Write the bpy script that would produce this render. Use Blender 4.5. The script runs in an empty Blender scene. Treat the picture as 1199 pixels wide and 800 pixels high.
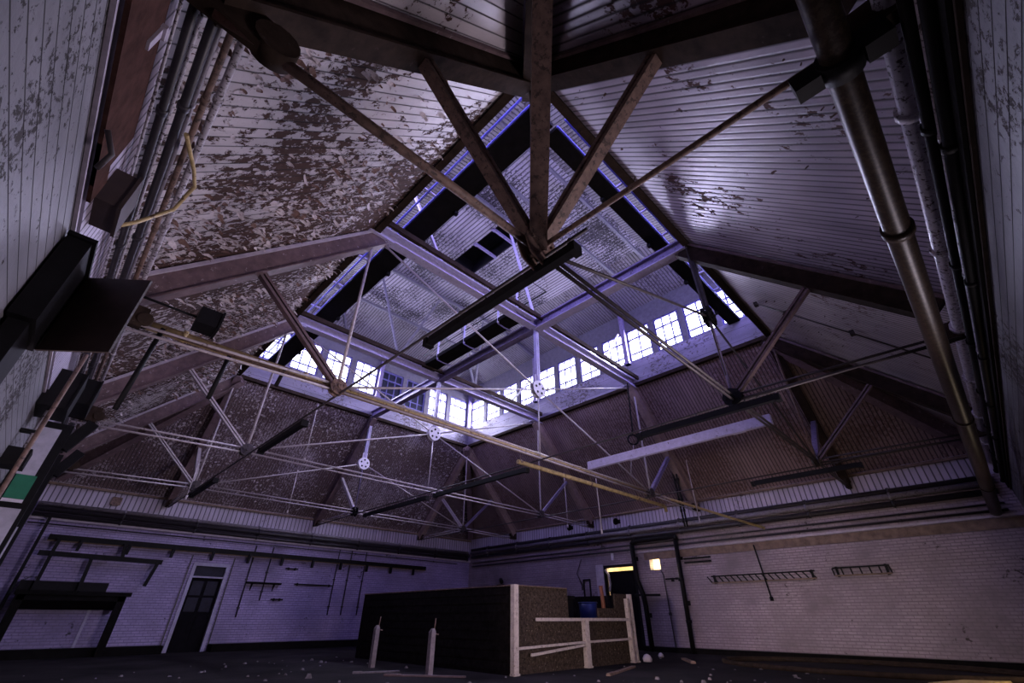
import bpy, math, random
from mathutils import Vector, Matrix
random.seed(7)
SC = bpy.context.scene
COL = SC.collection
# ------------------------------------------------------------------ main dimensions (metres)
ZE, ZN, ZH = 9.39, 4.93, 7.0          # lantern opening, truss nodes, truss hubs
LX, LY, BAY = 12.0, 16.07, 5.3567     # lantern opening and truss spacing
W0, W1, S0, N1 = -3.9, 15.9, -3.65, 20.1   # inner wall faces west, east, south, north
SL = 1.06
ZW, ZS, ZEA, ZNO = ZE+SL*W0, ZE+SL*S0, ZE-SL*(W1-LX), ZE-SL*(N1-LY)   # eaves
SILL, HEAD, LTOP, LFLAT, INS = 10.35, 11.95, 12.92, 13.55, 2.6

# ------------------------------------------------------------------ materials
def new_mat(name):
    m = bpy.data.materials.new(name); m.use_nodes = True
    nt = m.node_tree; nt.nodes.clear()
    out = nt.nodes.new('ShaderNodeOutputMaterial')
    b = nt.nodes.new('ShaderNodeBsdfPrincipled')
    nt.links.new(b.outputs[0], out.inputs[0])
    return m, nt, b, out
class N:
    def __init__(s, nt): s.nt = nt
    def node(s, t, **kw):
        n = s.nt.nodes.new(t)
        for k, v in kw.items(): setattr(n, k, v)
        return n
    def put(s, sock, v):
        if v is None: return
        if hasattr(v, 'is_output'): s.nt.links.new(v, sock)
        else: sock.default_value = v
    def math(s, op, a, b=None, clamp=False):
        n = s.node('ShaderNodeMath', operation=op); n.use_clamp = clamp
        s.put(n.inputs[0], a); s.put(n.inputs[1], b); return n.outputs[0]
    def mix(s, f, a, b, t='MIX'):
        n = s.node('ShaderNodeMix', data_type='RGBA', blend_type=t)
        s.put(n.inputs[0], f); s.put(n.inputs[6], a); s.put(n.inputs[7], b); return n.outputs[2]
    def mapping(s, vec, scale):
        n = s.node('ShaderNodeMapping'); s.put(n.inputs[0], vec); n.inputs[3].default_value = scale; return n.outputs[0]
    def noise(s, vec, scale, detail=4, rough=.55, dist=0):
        n = s.node('ShaderNodeTexNoise'); s.put(n.inputs['Vector'], vec)
        n.inputs['Scale'].default_value = scale; n.inputs['Detail'].default_value = detail
        n.inputs['Roughness'].default_value = rough; n.inputs['Distortion'].default_value = dist
        return n.outputs[0]
    def ramp(s, f, lo, hi, a=0.0, b=1.0):
        n = s.node('ShaderNodeMapRange'); n.clamp = True
        s.put(n.inputs[0], f); n.inputs[1].default_value = lo; n.inputs[2].default_value = hi
        n.inputs[3].default_value = a; n.inputs[4].default_value = b; return n.outputs[0]
    def bump(s, h, strength, dist=.02):
        n = s.node('ShaderNodeBump'); s.put(n.inputs['Height'], h)
        n.inputs['Strength'].default_value = strength; n.inputs['Distance'].default_value = dist; return n.outputs[0]
def c4(c): return (c[0], c[1], c[2], 1)

def mat_plain(name, col, rough=.6, metal=0, var=.25, scale=6, rust=None, rust_amt=.5, bump=.25, spec=.4):
    m, nt, b, out = new_mat(name); n = N(nt)
    co = n.node('ShaderNodeTexCoord').outputs['Object']
    f = n.noise(co, scale, 6, .65)
    d = n.mix(n.ramp(f, .3, .7), c4([x*(1-var) for x in col]), c4([min(1, x*(1+var)) for x in col]))
    if rust:
        g = n.noise(co, scale*1.7, 8, .7)
        k = n.ramp(g, rust_amt-.03, rust_amt+.03)
        d = n.mix(k, d, c4(rust))
        n.put(b.inputs['Normal'], n.bump(n.math('SUBTRACT', f, k), bump, .01))
    else:
        n.put(b.inputs['Normal'], n.bump(f, bump, .01))
    n.put(b.inputs['Base Color'], d); b.inputs['Specular IOR Level'].default_value = spec; b.inputs['Roughness'].default_value = rough; b.inputs['Metallic'].default_value = metal
    return m

def mat_planks(name, paint, wood, width=.13, peel=.6, rough=.42, fleck=1.0, groove=.11, size=1.6, dirt=.35, bump=.75, cell=12):
    """Painted matchboards: uv.x runs along a board, uv.y counts across them (metres).  peel: noise level above which bare wood shows."""
    m, nt, b, out = new_mat(name); n = N(nt)
    uv = n.node('ShaderNodeTexCoord').outputs['UV']
    sep = n.node('ShaderNodeSeparateXYZ'); nt.links.new(uv, sep.inputs[0])
    y = n.math('DIVIDE', sep.outputs[1], width)
    fr = n.math('FRACT', y); idx = n.math('FLOOR', y)
    edge = n.math('MINIMUM', fr, n.math('SUBTRACT', 1.0, fr))
    gr = n.ramp(edge, 0.0, groove)                      # 0 in the joint, 1 on the board
    wn = n.node('ShaderNodeTexWhiteNoise', noise_dimensions='1D'); nt.links.new(idx, wn.inputs['W'])
    board = wn.outputs['Value']
    # peel: big patches times small ragged flakes
    off = n.node('ShaderNodeCombineXYZ'); n.put(off.inputs[0], n.math('MULTIPLY', board, .5)); 
    vadd = n.node('ShaderNodeVectorMath', operation='ADD'); nt.links.new(uv, vadd.inputs[0]); nt.links.new(off.outputs[0], vadd.inputs[1])
    small = n.noise(n.mapping(vadd.outputs[0], (1.25, 1.6, 1)), 2.9*size, 10, .74, .25)
    big = n.noise(uv, .42, 3, .5)
    f = n.math('ADD', n.math('MULTIPLY', small, .72), n.math('MULTIPLY', big, .45))
    mask = n.ramp(f, peel, peel+.018)
    stain = n.noise(n.mapping(uv, (.5, 1.6, 1)), 1.3, 6, .6)
    p = n.mix(n.ramp(stain, .35, .75), c4(paint), c4([x*(1-dirt) for x in paint]))
    p = n.mix(n.math('MULTIPLY', board, .35), p, c4([x*.6 for x in paint]))
    grain = n.noise(n.mapping(uv, (2, 40, 1)), 1.0, 5, .6)
    w = n.mix(grain, c4([x*.45 for x in wood]), c4([min(1, x*1.5) for x in wood]))
    col = n.mix(mask, p, w)
    if fleck:
        fl = n.node('ShaderNodeTexVoronoi'); nt.links.new(n.mapping(uv, (.75, 1.15, 1)), fl.inputs['Vector']); fl.inputs['Scale'].default_value = cell
        fk = n.math('ADD', fl.outputs[0], n.math('MULTIPLY', n.noise(uv, 18, 4, .7), .35))
        k = n.math('MULTIPLY', n.ramp(fk, .40, .34), n.math('MULTIPLY', mask, .75*fleck))
        col = n.mix(k, col, n.mix(fl.outputs['Color'], c4([x*.5 for x in paint]), c4([min(1, x*1.3) for x in paint])))
    col = n.mix(gr, c4([.02, .016, .018]), col)
    n.put(b.inputs['Base Color'], col)
    n.put(b.inputs['Roughness'], n.math('ADD', n.ramp(mask, 0, 1, rough, .85), n.ramp(gr, 0, 1, .45, 0)))
    h = n.math('ADD', n.math('MULTIPLY', gr, .7), n.math('MULTIPLY', n.math('SUBTRACT', 1.0, mask), .45))
    h = n.math('ADD', h, n.math('MULTIPLY', n.noise(uv, 16, 4, .6), .25))
    n.put(b.inputs['Normal'], n.bump(h, bump, .018))
    return m

def mat_brick(name, paint, worn, rough=.55, worn_amt=.7):
    m, nt, b, out = new_mat(name); n = N(nt)
    uv = n.node('ShaderNodeTexCoord').outputs['UV']
    br = n.node('ShaderNodeTexBrick'); nt.links.new(uv, br.inputs['Vector'])
    br.inputs['Scale'].default_value = 1; br.inputs['Brick Width'].default_value = .24; br.inputs['Row Height'].default_value = .085
    br.inputs['Mortar Size'].default_value = .012; br.inputs['Mortar Smooth'].default_value = .6
    br.inputs['Color1'].default_value = c4(paint); br.inputs['Color2'].default_value = c4([x*.86 for x in paint]); br.inputs['Mortar'].default_value = c4([x*.45 for x in paint])
    f = n.noise(uv, .5, 8, .68); g = n.noise(uv, 7, 8, .7)
    sx = n.node('ShaderNodeSeparateXYZ'); nt.links.new(uv, sx.inputs[0])
    course_shade = n.ramp(n.math('ABSOLUTE', n.math('SUBTRACT', n.math('FRACT', n.math('DIVIDE', sx.outputs[1], .17)), .5)), .34, .47)
    brc = n.mix(n.math('MULTIPLY', course_shade, .55), br.outputs['Color'], c4([x*.35 for x in paint]))  # dark course lines carry the mortar shadows in the colour
    brc = n.mix(n.math('MULTIPLY', n.ramp(g, .42, .6), .3), brc, c4([x*.5 for x in paint]))
    col = n.mix(n.ramp(f, .38, .66), brc, c4([x*.42 for x in paint]))
    sp = n.math('ADD', n.math('MULTIPLY', g, .7), n.math('MULTIPLY', n.noise(uv, .8, 2, .5), .45))
    k = n.ramp(sp, worn_amt, worn_amt+.03)
    col = n.mix(k, col, c4(worn))
    n.put(b.inputs['Base Color'], col); b.inputs['Roughness'].default_value = rough
    h = n.math('SUBTRACT', n.math('MULTIPLY', g, .3), n.math('ADD', br.outputs['Fac'], n.math('MULTIPLY', k, .5)))
    n.put(b.inputs['Normal'], n.bump(h, .6, .015))
    return m

def mat_glass(name, tint, haze):
    m, nt, b, out = new_mat(name); n = N(nt)
    co = n.node('ShaderNodeTexCoord').outputs['Object']
    tr = n.node('ShaderNodeBsdfTransparent'); tr.inputs[0].default_value = c4(tint)
    gl = n.node('ShaderNodeBsdfGlossy'); gl.inputs['Roughness'].default_value = .08
    lw = n.node('ShaderNodeLayerWeight'); lw.inputs[0].default_value = .5
    fr = n.math('ADD', n.math('MULTIPLY', n.math('POWER', lw.outputs['Facing'], 5.0), .7), .03)
    mx = n.node('ShaderNodeMixShader'); nt.links.new(fr, mx.inputs[0]); nt.links.new(tr.outputs[0], mx.inputs[1]); nt.links.new(gl.outputs[0], mx.inputs[2])
    d = n.node('ShaderNodeBsdfDiffuse'); d.inputs[0].default_value = (.35, .33, .36, 1)
    m2 = n.node('ShaderNodeMixShader'); n.put(m2.inputs[0], n.math('MULTIPLY', n.noise(co, 3, 5, .6), haze))
    nt.links.new(mx.outputs[0], m2.inputs[1]); nt.links.new(d.outputs[0], m2.inputs[2]); nt.links.new(m2.outputs[0], out.inputs[0])
    return m

PAINT = (.56, .50, .55)
M = {}
WEAR = ((0, .665), (.12, .648), (.2, .632), (.28, .616), (.36, .60), (.44, .585), (.52, .572), (.62, .56), (.75, .55))   # the paint is worn further off away from the near corner
for k, (f0, th) in enumerate(WEAR): M['plank_west_%d' % k] = mat_planks('peeling_boards_%d' % k, (.66, .60, .62), (.058, .025, .016), .17, th, .42, .85, .09, 1.1, .4, .8, 10)
M['plank_west_light'] = mat_planks('peeling_boards_light', (.66, .60, .62), (.065, .027, .017), .17, .66, .38, 1, .09, 1.1, .4)
M['plank_west_flaky'] = mat_planks('peeling_boards_flaky', (.64, .57, .58), (.06, .027, .02), .15, .535, .5, 1.3, .12, 1.7, .3, .9, 8.5)
M['plank_south'] = mat_planks('painted_boards_south', (.44, .37, .46), (.06, .022, .02), .135, .655, .31, .5, .22, 1.0, .62, .4)
M['plank_south_low'] = mat_planks('painted_boards_brown', (.46, .39, .39), (.13, .07, .06), .11, .675, .34, .6, .2, 1.3, .55, .45)
M['plank_north'] = mat_planks('bare_boards_north', (.50, .42, .46), (.155, .105, .105), .11, .545, .6, 1.5, .16, 2.6)
M['plank_east'] = mat_planks('stained_boards_east', (.36, .25, .24), (.20, .125, .11), .12, .60, .5, .6, .2, 2.2)
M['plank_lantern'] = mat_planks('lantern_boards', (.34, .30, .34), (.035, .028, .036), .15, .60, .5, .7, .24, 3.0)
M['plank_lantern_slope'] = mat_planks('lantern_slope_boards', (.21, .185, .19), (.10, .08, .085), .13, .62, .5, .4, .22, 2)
M['bead'] = mat_planks('beadboard_lavender', (.52, .46, .58), (.10, .07, .08), .17, .70, .45, .4, .16, 2)
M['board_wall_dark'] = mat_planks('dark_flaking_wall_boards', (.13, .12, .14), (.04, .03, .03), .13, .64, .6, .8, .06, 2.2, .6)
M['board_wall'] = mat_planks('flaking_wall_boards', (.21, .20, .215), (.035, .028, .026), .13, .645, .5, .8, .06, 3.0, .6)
M['curb'] = mat_planks('curb_boards', (.30, .27, .34), (.10, .08, .08), .5, .64, .4, .3, .02, 2, .6)
M['fascia'] = mat_plain('dull_fascia_paint', (.11, .10, .118), .6)
M['brick_north'] = mat_brick('painted_brick_north', (.42, .34, .60), (.045, .035, .06), .5, .69)  # violet glow on the white brick is put into the paint colour
M['brick_east'] = mat_brick('painted_brick_east', (.42, .33, .39), (.05, .035, .035), .5, .695)
M['steel_lav'] = mat_plain('lavender_painted_steel', (.46, .42, .60), .4, 0, .15, 9, (.10, .07, .08), .63)
M['steel_pur'] = mat_plain('purple_grey_steel', (.20, .165, .29), .45, 0, .2, 8, (.06, .04, .05), .6)
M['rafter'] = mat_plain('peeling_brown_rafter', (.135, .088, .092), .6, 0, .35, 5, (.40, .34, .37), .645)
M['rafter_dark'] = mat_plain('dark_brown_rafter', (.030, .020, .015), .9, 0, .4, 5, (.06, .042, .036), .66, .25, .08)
M['rust'] = mat_plain('rusty_brown_steel', (.17, .108, .085), .65, 0, .4, 9, (.06, .04, .033), .57)
M['rod'] = mat_plain('pale_painted_rod', (.45, .40, .42), .45, 0, .2, 9, (.14, .10, .09), .62)
M['rod_dark'] = mat_plain('dark_rod', (.05, .04, .042), .55, .2, .3, 9)
M['white_plate'] = mat_plain('white_painted_plate', (.72, .68, .74), .45, 0, .12, 12)
M['black'] = mat_plain('black_steel', (.006, .0055, .0065), .6, 0, .3, 8, None, .5, .25, .15)
M['black_wood'] = mat_plain('black_timber', (.007, .006, .006), .9, 0, .4, 6, None, .5, .25, .08)
M['blue_lit_frame'] = mat_plain('blue_light_frame', (.09, .09, .40), .45, 0, .3, 8)  # blue light falling on the gear pipes is put into their paint
M['yellow_pipe'] = mat_plain('dirty_cream_pipe', (.44, .33, .15), .45, 0, .3, 7, (.12, .07, .035), .6)
M['flue'] = mat_plain('speckled_rust_pipe', (.042, .029, .02), .40, 0, .3, 12, (.022, .014, .010), .50, .03, .22)
M['grey_pipe'] = mat_plain('grey_pipe', (.20, .18, .21), .3, 0, .25, 9, (.06, .05, .05), .6)
M['dark_pipe'] = mat_plain('dark_pipe', (.028, .024, .03), .4, 0, .3, 9)
M['bright_pipe'] = mat_plain('flaking_white_pipe', (.42, .39, .44), .28, 0, .2, 12, (.05, .035, .035), .56)
M['post_white'] = mat_plain('dirty_white_post', (.46, .39, .36), .6, 0, .25, 10, (.12, .08, .06), .62)
M['stub'] = mat_plain('weathered_post_wood', (.20, .165, .18), .7, 0, .3, 12)
M['rafter_tan'] = mat_plain('tan_painted_rafter', (.30, .215, .19), .55, 0, .25, 5, (.16, .10, .09), .62)
M['chip_brown'] = mat_plain('brown_paint_chip', (.07, .04, .035), .7, 0, .3, 20)
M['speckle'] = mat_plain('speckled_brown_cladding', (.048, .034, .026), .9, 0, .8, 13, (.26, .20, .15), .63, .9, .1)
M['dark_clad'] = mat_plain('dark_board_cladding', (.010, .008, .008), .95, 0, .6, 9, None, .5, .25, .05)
M['brown_panel'] = mat_plain('bare_brown_board', (.055, .026, .020), .9, 0, .4, 7, None, .5, .25, .05)
M['cab_door'] = mat_plain('dark_brown_sheet', (.040, .026, .024), .6, 0, .25, 4)
M['green'] = mat_plain('green_paint', (.02, .17, .09), .5, 0, .15, 6)
M['pale_panel'] = mat_plain('pale_grey_panel', (.45, .43, .50), .55, 0, .15, 8)
M['door_dark'] = mat_plain('dark_door_paint', (.007, .006, .008), .8, 0, .3, 8, None, .5, .25, .06)
M['frame_lav'] = mat_plain('pale_door_frame', (.36, .33, .46), .5, 0, .15, 8)
M['chip'] = mat_plain('paint_chip', (.66, .60, .63), .5, 0, .2, 20)
M['chip_dark'] = mat_plain('stained_paint_chip', (.20, .12, .10), .55, 0, .3, 20)
M['debris'] = mat_plain('plaster_debris', (.13, .11, .125), .7, 0, .4, 20)
M['ledge'] = mat_plain('brown_stained_ledge', (.17, .115, .085), .65, 0, .4, 5)
M['ledge_pale'] = mat_plain('pale_ledge', (.42, .37, .43), .5, 0, .2, 6)
M['sash'] = mat_plain('window_sash_blue', (.10, .09, .24), .45, 0, .2, 8)
M['blue_tub'] = mat_plain('blue_plastic', (.008, .018, .11), .4, 0, .1, 5)
M['orange'] = mat_plain('orange_tube', (.20, .065, .03), .5, 0, .2, 8)
M['plaster'] = mat_plain('corridor_plaster', (.62, .55, .42), .7, 0, .2, 4)
M['glass'] = mat_glass('dusty_window_glass', (.97, .97, 1.0), .03)
M['glass_dark'] = mat_plain('painted_over_glass', (.010, .010, .024), .5, 0, .3, 6, None, .5, .25, .2)
def floor_mat():
    m, nt, b, out = new_mat('dark_dirty_concrete'); n = N(nt)
    co = n.node('ShaderNodeTexCoord').outputs['Object']
    f = n.noise(co, .6, 8, .65); g = n.noise(co, 9, 8, .7)
    col = n.mix(n.ramp(f, .35, .7), (.008, .007, .008, 1), (.03, .025, .027, 1))
    col = n.mix(n.ramp(g, .66, .7), col, (.10, .085, .095, 1))
    n.put(b.inputs['Base Color'], col); b.inputs['Roughness'].default_value = .95; b.inputs['Specular IOR Level'].default_value = .08
    n.put(b.inputs['Normal'], n.bump(g, .6, .02)); return m
M['floor'] = floor_mat()
def lamp_mat(name, col, s):
    m, nt, b, out = new_mat(name); e = nt.nodes.new('ShaderNodeEmission'); e.inputs[0].default_value = c4(col); e.inputs[1].default_value = s
    nt.links.new(e.outputs[0], out.inputs[0]); return m
M['bulb'] = lamp_mat('glowing_bulb', (1.0, .82, .5), 60)

# ------------------------------------------------------------------ mesh builder
class MB:
    def __init__(s): s.v = []; s.f = []; s.uv = []; s.mi = []; s.sm = []
    def face(s, pts, uv=None, mi=0, smooth=False):
        i = len(s.v); s.v += [tuple(p) for p in pts]; s.f.append(tuple(range(i, i+len(pts))))
        s.uv.append(uv or [(0, 0)]*len(pts)); s.mi.append(mi); s.sm.append(smooth)
    def hexa(s, p, uvs=None, mi=0):
        """p: 8 points, 0-3 bottom ring, 4-7 top ring (same order)."""
        i = len(s.v); s.v += [tuple(q) for q in p]
        for q in ((3, 2, 1, 0), (4, 5, 6, 7), (0, 1, 5, 4), (1, 2, 6, 5), (2, 3, 7, 6), (3, 0, 4, 7)):
            s.f.append(tuple(i+k for k in q)); s.mi.append(mi); s.sm.append(False)
            P = [Vector(p[k]) for k in q]; nrm = (P[1]-P[0]).cross(P[2]-P[0])
            a = max(range(3), key=lambda t: abs(nrm[t]))
            if a == 2: s.uv.append([(P_.x, P_.y) for P_ in P])
            elif a == 0: s.uv.append([(P_.y, P_.z) for P_ in P])
            else: s.uv.append([(P_.x, P_.z) for P_ in P])
    def box(s, x0, y0, z0, x1, y1, z1, mi=0):
        s.hexa([(x0, y0, z0), (x1, y0, z0), (x1, y1, z0), (x0, y1, z0), (x0, y0, z1), (x1, y0, z1), (x1, y1, z1), (x0, y1, z1)], mi=mi)
    def beam(s, a, b, w, h, up=(0, 0, 1), mi=0):
        a, b = Vector(a), Vector(b); d = (b-a).normalized(); up = Vector(up)
        r = d.cross(up)
        if r.length < 1e-4: r = d.cross(Vector((1, 0, 0)))
        r.normalize(); u = r.cross(d).normalized()
        q = lambda p: [p-r*w/2-u*h/2, p+r*w/2-u*h/2, p+r*w/2+u*h/2, p-r*w/2+u*h/2]
        s.hexa(q(a)+q(b), mi=mi)
    def ibeam(s, a, b, w, h, t=.03, mi=0, up=(0, 0, 1)):
        a, b = Vector(a), Vector(b); d = (b-a).normalized(); r = d.cross(Vector(up)).normalized(); u = r.cross(d)
        s.beam(a, b, t, h-2*t, up, mi)
        for k in (-1, 1): s.beam(a+u*k*(h/2-t/2), b+u*k*(h/2-t/2), w, t, up, mi)
    def tube(s, pts, r, n=10, cap=True, mi=0):
        pts = [Vector(p) for p in pts]; rings = []; prev = None
        for i, p in enumerate(pts):
            d = (pts[min(i+1, len(pts)-1)]-pts[max(i-1, 0)]).normalized()
            x = d.cross(Vector((0, 0, 1)) if abs(d.z) < .95 else Vector((1, 0, 0))).normalized()
            if prev is not None:
                x = (prev-d*prev.dot(d)); x.normalize()
            prev = x; y = d.cross(x)
            rr = r[i] if isinstance(r, (list, tuple)) else r
            base = len(s.v)
            s.v += [tuple(p+(x*math.cos(2*math.pi*k/n)+y*math.sin(2*math.pi*k/n))*rr) for k in range(n)]
            rings.append(base)
        for a, b in zip(rings, rings[1:]):
            for k in range(n):
                s.f.append((a+k, a+(k+1) % n, b+(k+1) % n, b+k)); s.uv.append([(0, 0)]*4); s.mi.append(mi); s.sm.append(True)
        if cap:
            s.f.append(tuple(rings[0]+k for k in range(n))[::-1]); s.uv.append([(0, 0)]*n); s.mi.append(mi); s.sm.append(False)
            s.f.append(tuple(rings[-1]+k for k in range(n))); s.uv.append([(0, 0)]*n); s.mi.append(mi); s.sm.append(False)
    def disc(s, c, axis, r, t, n=20, mi=0):
        c, axis = Vector(c), Vector(axis).normalized()
        s.tube([c-axis*t/2, c+axis*t/2], r, n, True, mi)
        for i in range(1, n+1): pass
    def torus(s, c, axis, R, r, n=20, k=8):
        c, ax = Vector(c), Vector(axis).normalized(); x = ax.orthogonal().normalized(); y = ax.cross(x)
        base = len(s.v)
        for i in range(n):
            a = 2*math.pi*i/n; d = x*math.cos(a)+y*math.sin(a)
            for j in range(k):
                g = 2*math.pi*j/k; s.v.append(tuple(c+d*(R+r*math.cos(g))+ax*r*math.sin(g)))
        for i in range(n):
            for j in range(k):
                s.f.append((base+i*k+j, base+((i+1) % n)*k+j, base+((i+1) % n)*k+(j+1) % k, base+i*k+(j+1) % k)); s.uv.append([(0, 0)]*4); s.mi.append(0); s.sm.append(True)
    def build(s, name, mats, parent=None):
        mats = mats if isinstance(mats, (list, tuple)) else [mats]
        o0 = Vector((0, 0, 0))
        if parent is not None:
            p = parent
            while p is not None: o0 += p.location; p = p.parent
        me = bpy.data.meshes.new(name)
        me.from_pydata([tuple(Vector(q)-o0) for q in s.v], [], s.f); me.update()
        uvl = me.uv_layers.new(name='UVMap'); i = 0
        flat = []
        for u in s.uv:
            for q in u: flat += [q[0], q[1]]
        uvl.data.foreach_set('uv', flat)
        me.polygons.foreach_set('material_index', s.mi); me.polygons.foreach_set('use_smooth', s.sm)
        for m in mats: me.materials.append(M[m] if isinstance(m, str) else m)
        ob = bpy.data.objects.new(name, me); COL.objects.link(ob)
        if parent is not None: ob.parent = parent
        return ob
def tag(o, label=None, cat=None, group=None, kind=None):
    if label: o['label'] = label
    if cat: o['category'] = cat
    if group: o['group'] = group
    if kind: o['kind'] = kind
    return o
def thing(name, loc, label, cat, group=None, kind=None):
    o = bpy.data.objects.new(name, None); o.location = loc; o.empty_display_size = .1; COL.objects.link(o)
    return tag(o, label, cat, group, kind)
def single(name, mb, mat, label, cat, group=None, kind=None, parts=True):
    return tag(mb.build(name, mat), label, cat, group, kind)
def struct(name, mb, mat, label=None, cat=None, parent=None):
    o = mb.build(name, mat, parent)
    if parent is None: tag(o, label, cat, None, 'structure')
    return o
def shelled(mb, corners, uvs, off, mi=0):
    """a slab: visible face with the given uvs plus an outer face and edges"""
    a = [Vector(c) for c in corners]; b = [c+Vector(off) for c in a]
    mb.face(a, uvs, mi)
    mb.face(b[::-1], [(0, 0)]*len(a), mi)
    for i in range(len(a)):
        j = (i+1) % len(a); mb.face([a[j], a[i], b[i], b[j]], None, mi)

# ------------------------------------------------------------------ floor and walls
mb = MB(); mb.box(W0-.4, S0-.4, -.2, W1+3, N1+.4, 0); struct('floor', mb, 'floor', 'dark dirty concrete floor of the hall strewn with rubble', 'floor')
def wall(name, axis, inner, sign, a0, a1, z0, z1, holes, mat, label, t=.3, cat='wall'):
    """wall in the plane axis=inner, thickness t towards sign; holes are (a0,a1,z0,z1)"""
    As = sorted({a0, a1, *[h[0] for h in holes], *[h[1] for h in holes]}); Zs = sorted({z0, z1, *[h[2] for h in holes], *[h[3] for h in holes]})
    mb = MB(); lo, hi = sorted((inner, inner+sign*t))
    for i in range(len(As)-1):
        for k in range(len(Zs)-1):
            am, zm = (As[i]+As[i+1])/2, (Zs[k]+Zs[k+1])/2
            if any(h[0] < am < h[1] and h[2] < zm < h[3] for h in holes): continue
            if axis == 'x': mb.box(lo, As[i], Zs[k], hi, As[i+1], Zs[k+1])
            else: mb.box(As[i], lo, Zs[k], As[i+1], hi, Zs[k+1])
    return struct(name, mb, mat, label, cat)
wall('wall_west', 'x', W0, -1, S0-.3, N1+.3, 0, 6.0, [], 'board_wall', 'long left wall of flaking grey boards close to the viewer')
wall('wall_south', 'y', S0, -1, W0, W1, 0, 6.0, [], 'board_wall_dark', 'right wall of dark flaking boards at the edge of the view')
wall('wall_north', 'y', N1, 1, W0, W1, 0, 5.7, [(1.62, 2.95, 0, 2.95)], 'brick_north', 'white painted brick wall with the tall dark door')
wall('wall_east', 'x', W1, 1, S0-.3, N1+.3, 0, 5.7, [(8.80, 10.30, 0, 3.06), (7.52, 8.0, 2.84, 3.26)], 'brick_east', 'white painted brick wall with the open doorway and lit hole')
# lit corridor behind the east doorway
mb = MB()
mb.box(18.4, 6.6, -.0, 18.5, 11.2, 3.7); mb.box(W1+.3, 6.5, 0, 18.5, 6.6, 3.7); mb.box(W1+.3, 11.2, 0, 18.5, 11.3, 3.7); mb.box(W1+.3, 6.5, 3.6, 18.5, 11.3, 3.75)
struct('wall_corridor', mb, 'plaster', 'plaster corridor walls glimpsed behind the doorway', 'wall')

# ------------------------------------------------------------------ roof slopes
def slope(name, quads, label):
    """quads: list of (p0,p1,p2,p3,along,mi) - along is the up-slope direction"""
    mats = []; mb = MB()
    for pts, al, mat in quads:
        if mat not in mats: mats.append(mat)
        P = [Vector(p) for p in pts]; nrm = (P[1]-P[0]).cross(P[2]-P[0]).normalized()
        if nrm.z > 0: P.reverse(); nrm = -nrm
        al = Vector(al).normalized(); ac = nrm.cross(al).normalized()
        shelled(mb, P, [(p.dot(al), p.dot(ac)) for p in P], -nrm*.1, mats.index(mat))
    return struct(name, mb, mats, label, 'roof slope')
def wpt(y, top): return (0, y, ZE) if top else (W0, y, ZW)
up = Vector((-W0, 0, ZE-ZW))
qs = [([(0, 0, ZE), (W0, 0, ZW), (W0, S0, ZW+.0)], up, 'plank_west_light')]
def wq(ya, yb, mat): return ([(0, ya, ZE), (0, yb, ZE), (W0, yb, ZW), (W0, ya, ZW)], up, mat)
hipw = (W0, S0, ZW)
qs = [([(0, 0, ZE), (S0, S0, ZE+SL*S0), (W0, S0, ZW), (W0, 0, ZW)], up, 'plank_west_light'),
      *[wq(BAY*WEAR[k][0], BAY*(WEAR[k+1][0] if k+1 < len(WEAR) else 1), 'plank_west_%d' % k) for k in range(len(WEAR))], wq(BAY, 2*BAY, 'plank_west_flaky'), wq(2*BAY, 3*BAY, 'plank_west_flaky'),
      ([(0, LY, ZE), (W0, LY-W0, ZW), (W0, LY, ZW)], up, 'plank_west_flaky')]
slope('ceiling_west', qs, 'left boarded roof slope with heavily peeling white paint')
up = Vector((0, -S0, ZE-ZS))
def sq(xa, xb, mat): return ([(xa, 0, ZE), (xb, 0, ZE), (xb, S0, ZS), (xa, S0, ZS)], up, mat)
slope('ceiling_south', [([(0, 0, ZE), (0, S0, ZS), (S0, S0, ZS)], up, 'plank_south'), sq(0, 6, 'plank_south'), sq(6, 12, 'plank_south_low'),
      ([(LX, 0, ZE), (LX-S0, S0, ZS), (LX, S0, ZS)], up, 'plank_south_low')], 'right boarded roof slope with greyish lavender paint')
up = Vector((-(W1-LX), 0, ZE-ZEA)); e = W1-LX
slope('ceiling_east', [([(LX, 0, ZE), (LX, LY, ZE), (W1, LY, ZEA), (W1, 0, ZEA)], up, 'plank_east'),
      ([(LX, 0, ZE), (W1, 0, ZEA), (W1, S0, ZEA), (LX-S0, S0, ZE+SL*S0)], up, 'plank_east'), ([(LX, LY, ZE), (W1, LY, ZEA), (W1, LY+e, ZEA)], up, 'plank_east')], 'far right brown boarded roof slope below the lantern windows')
up = Vector((0, -(N1-LY), ZE-ZNO)); e = N1-LY
slope('ceiling_north', [([(0, LY, ZE), (LX, LY, ZE), (LX, N1, ZNO), (0, N1, ZNO)], up, 'plank_north'),
      ([(0, LY, ZE), (0, N1, ZNO), (W0, N1, ZNO), (W0, LY-W0, ZW)], up, 'plank_north'),
      ([(LX, LY, ZE), (LX, N1, ZNO), (W1, N1, ZNO), (W1, LY+W1-LX, ZEA)], up, 'plank_north')], 'far left dark roof slope speckled with paint chips')

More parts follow.
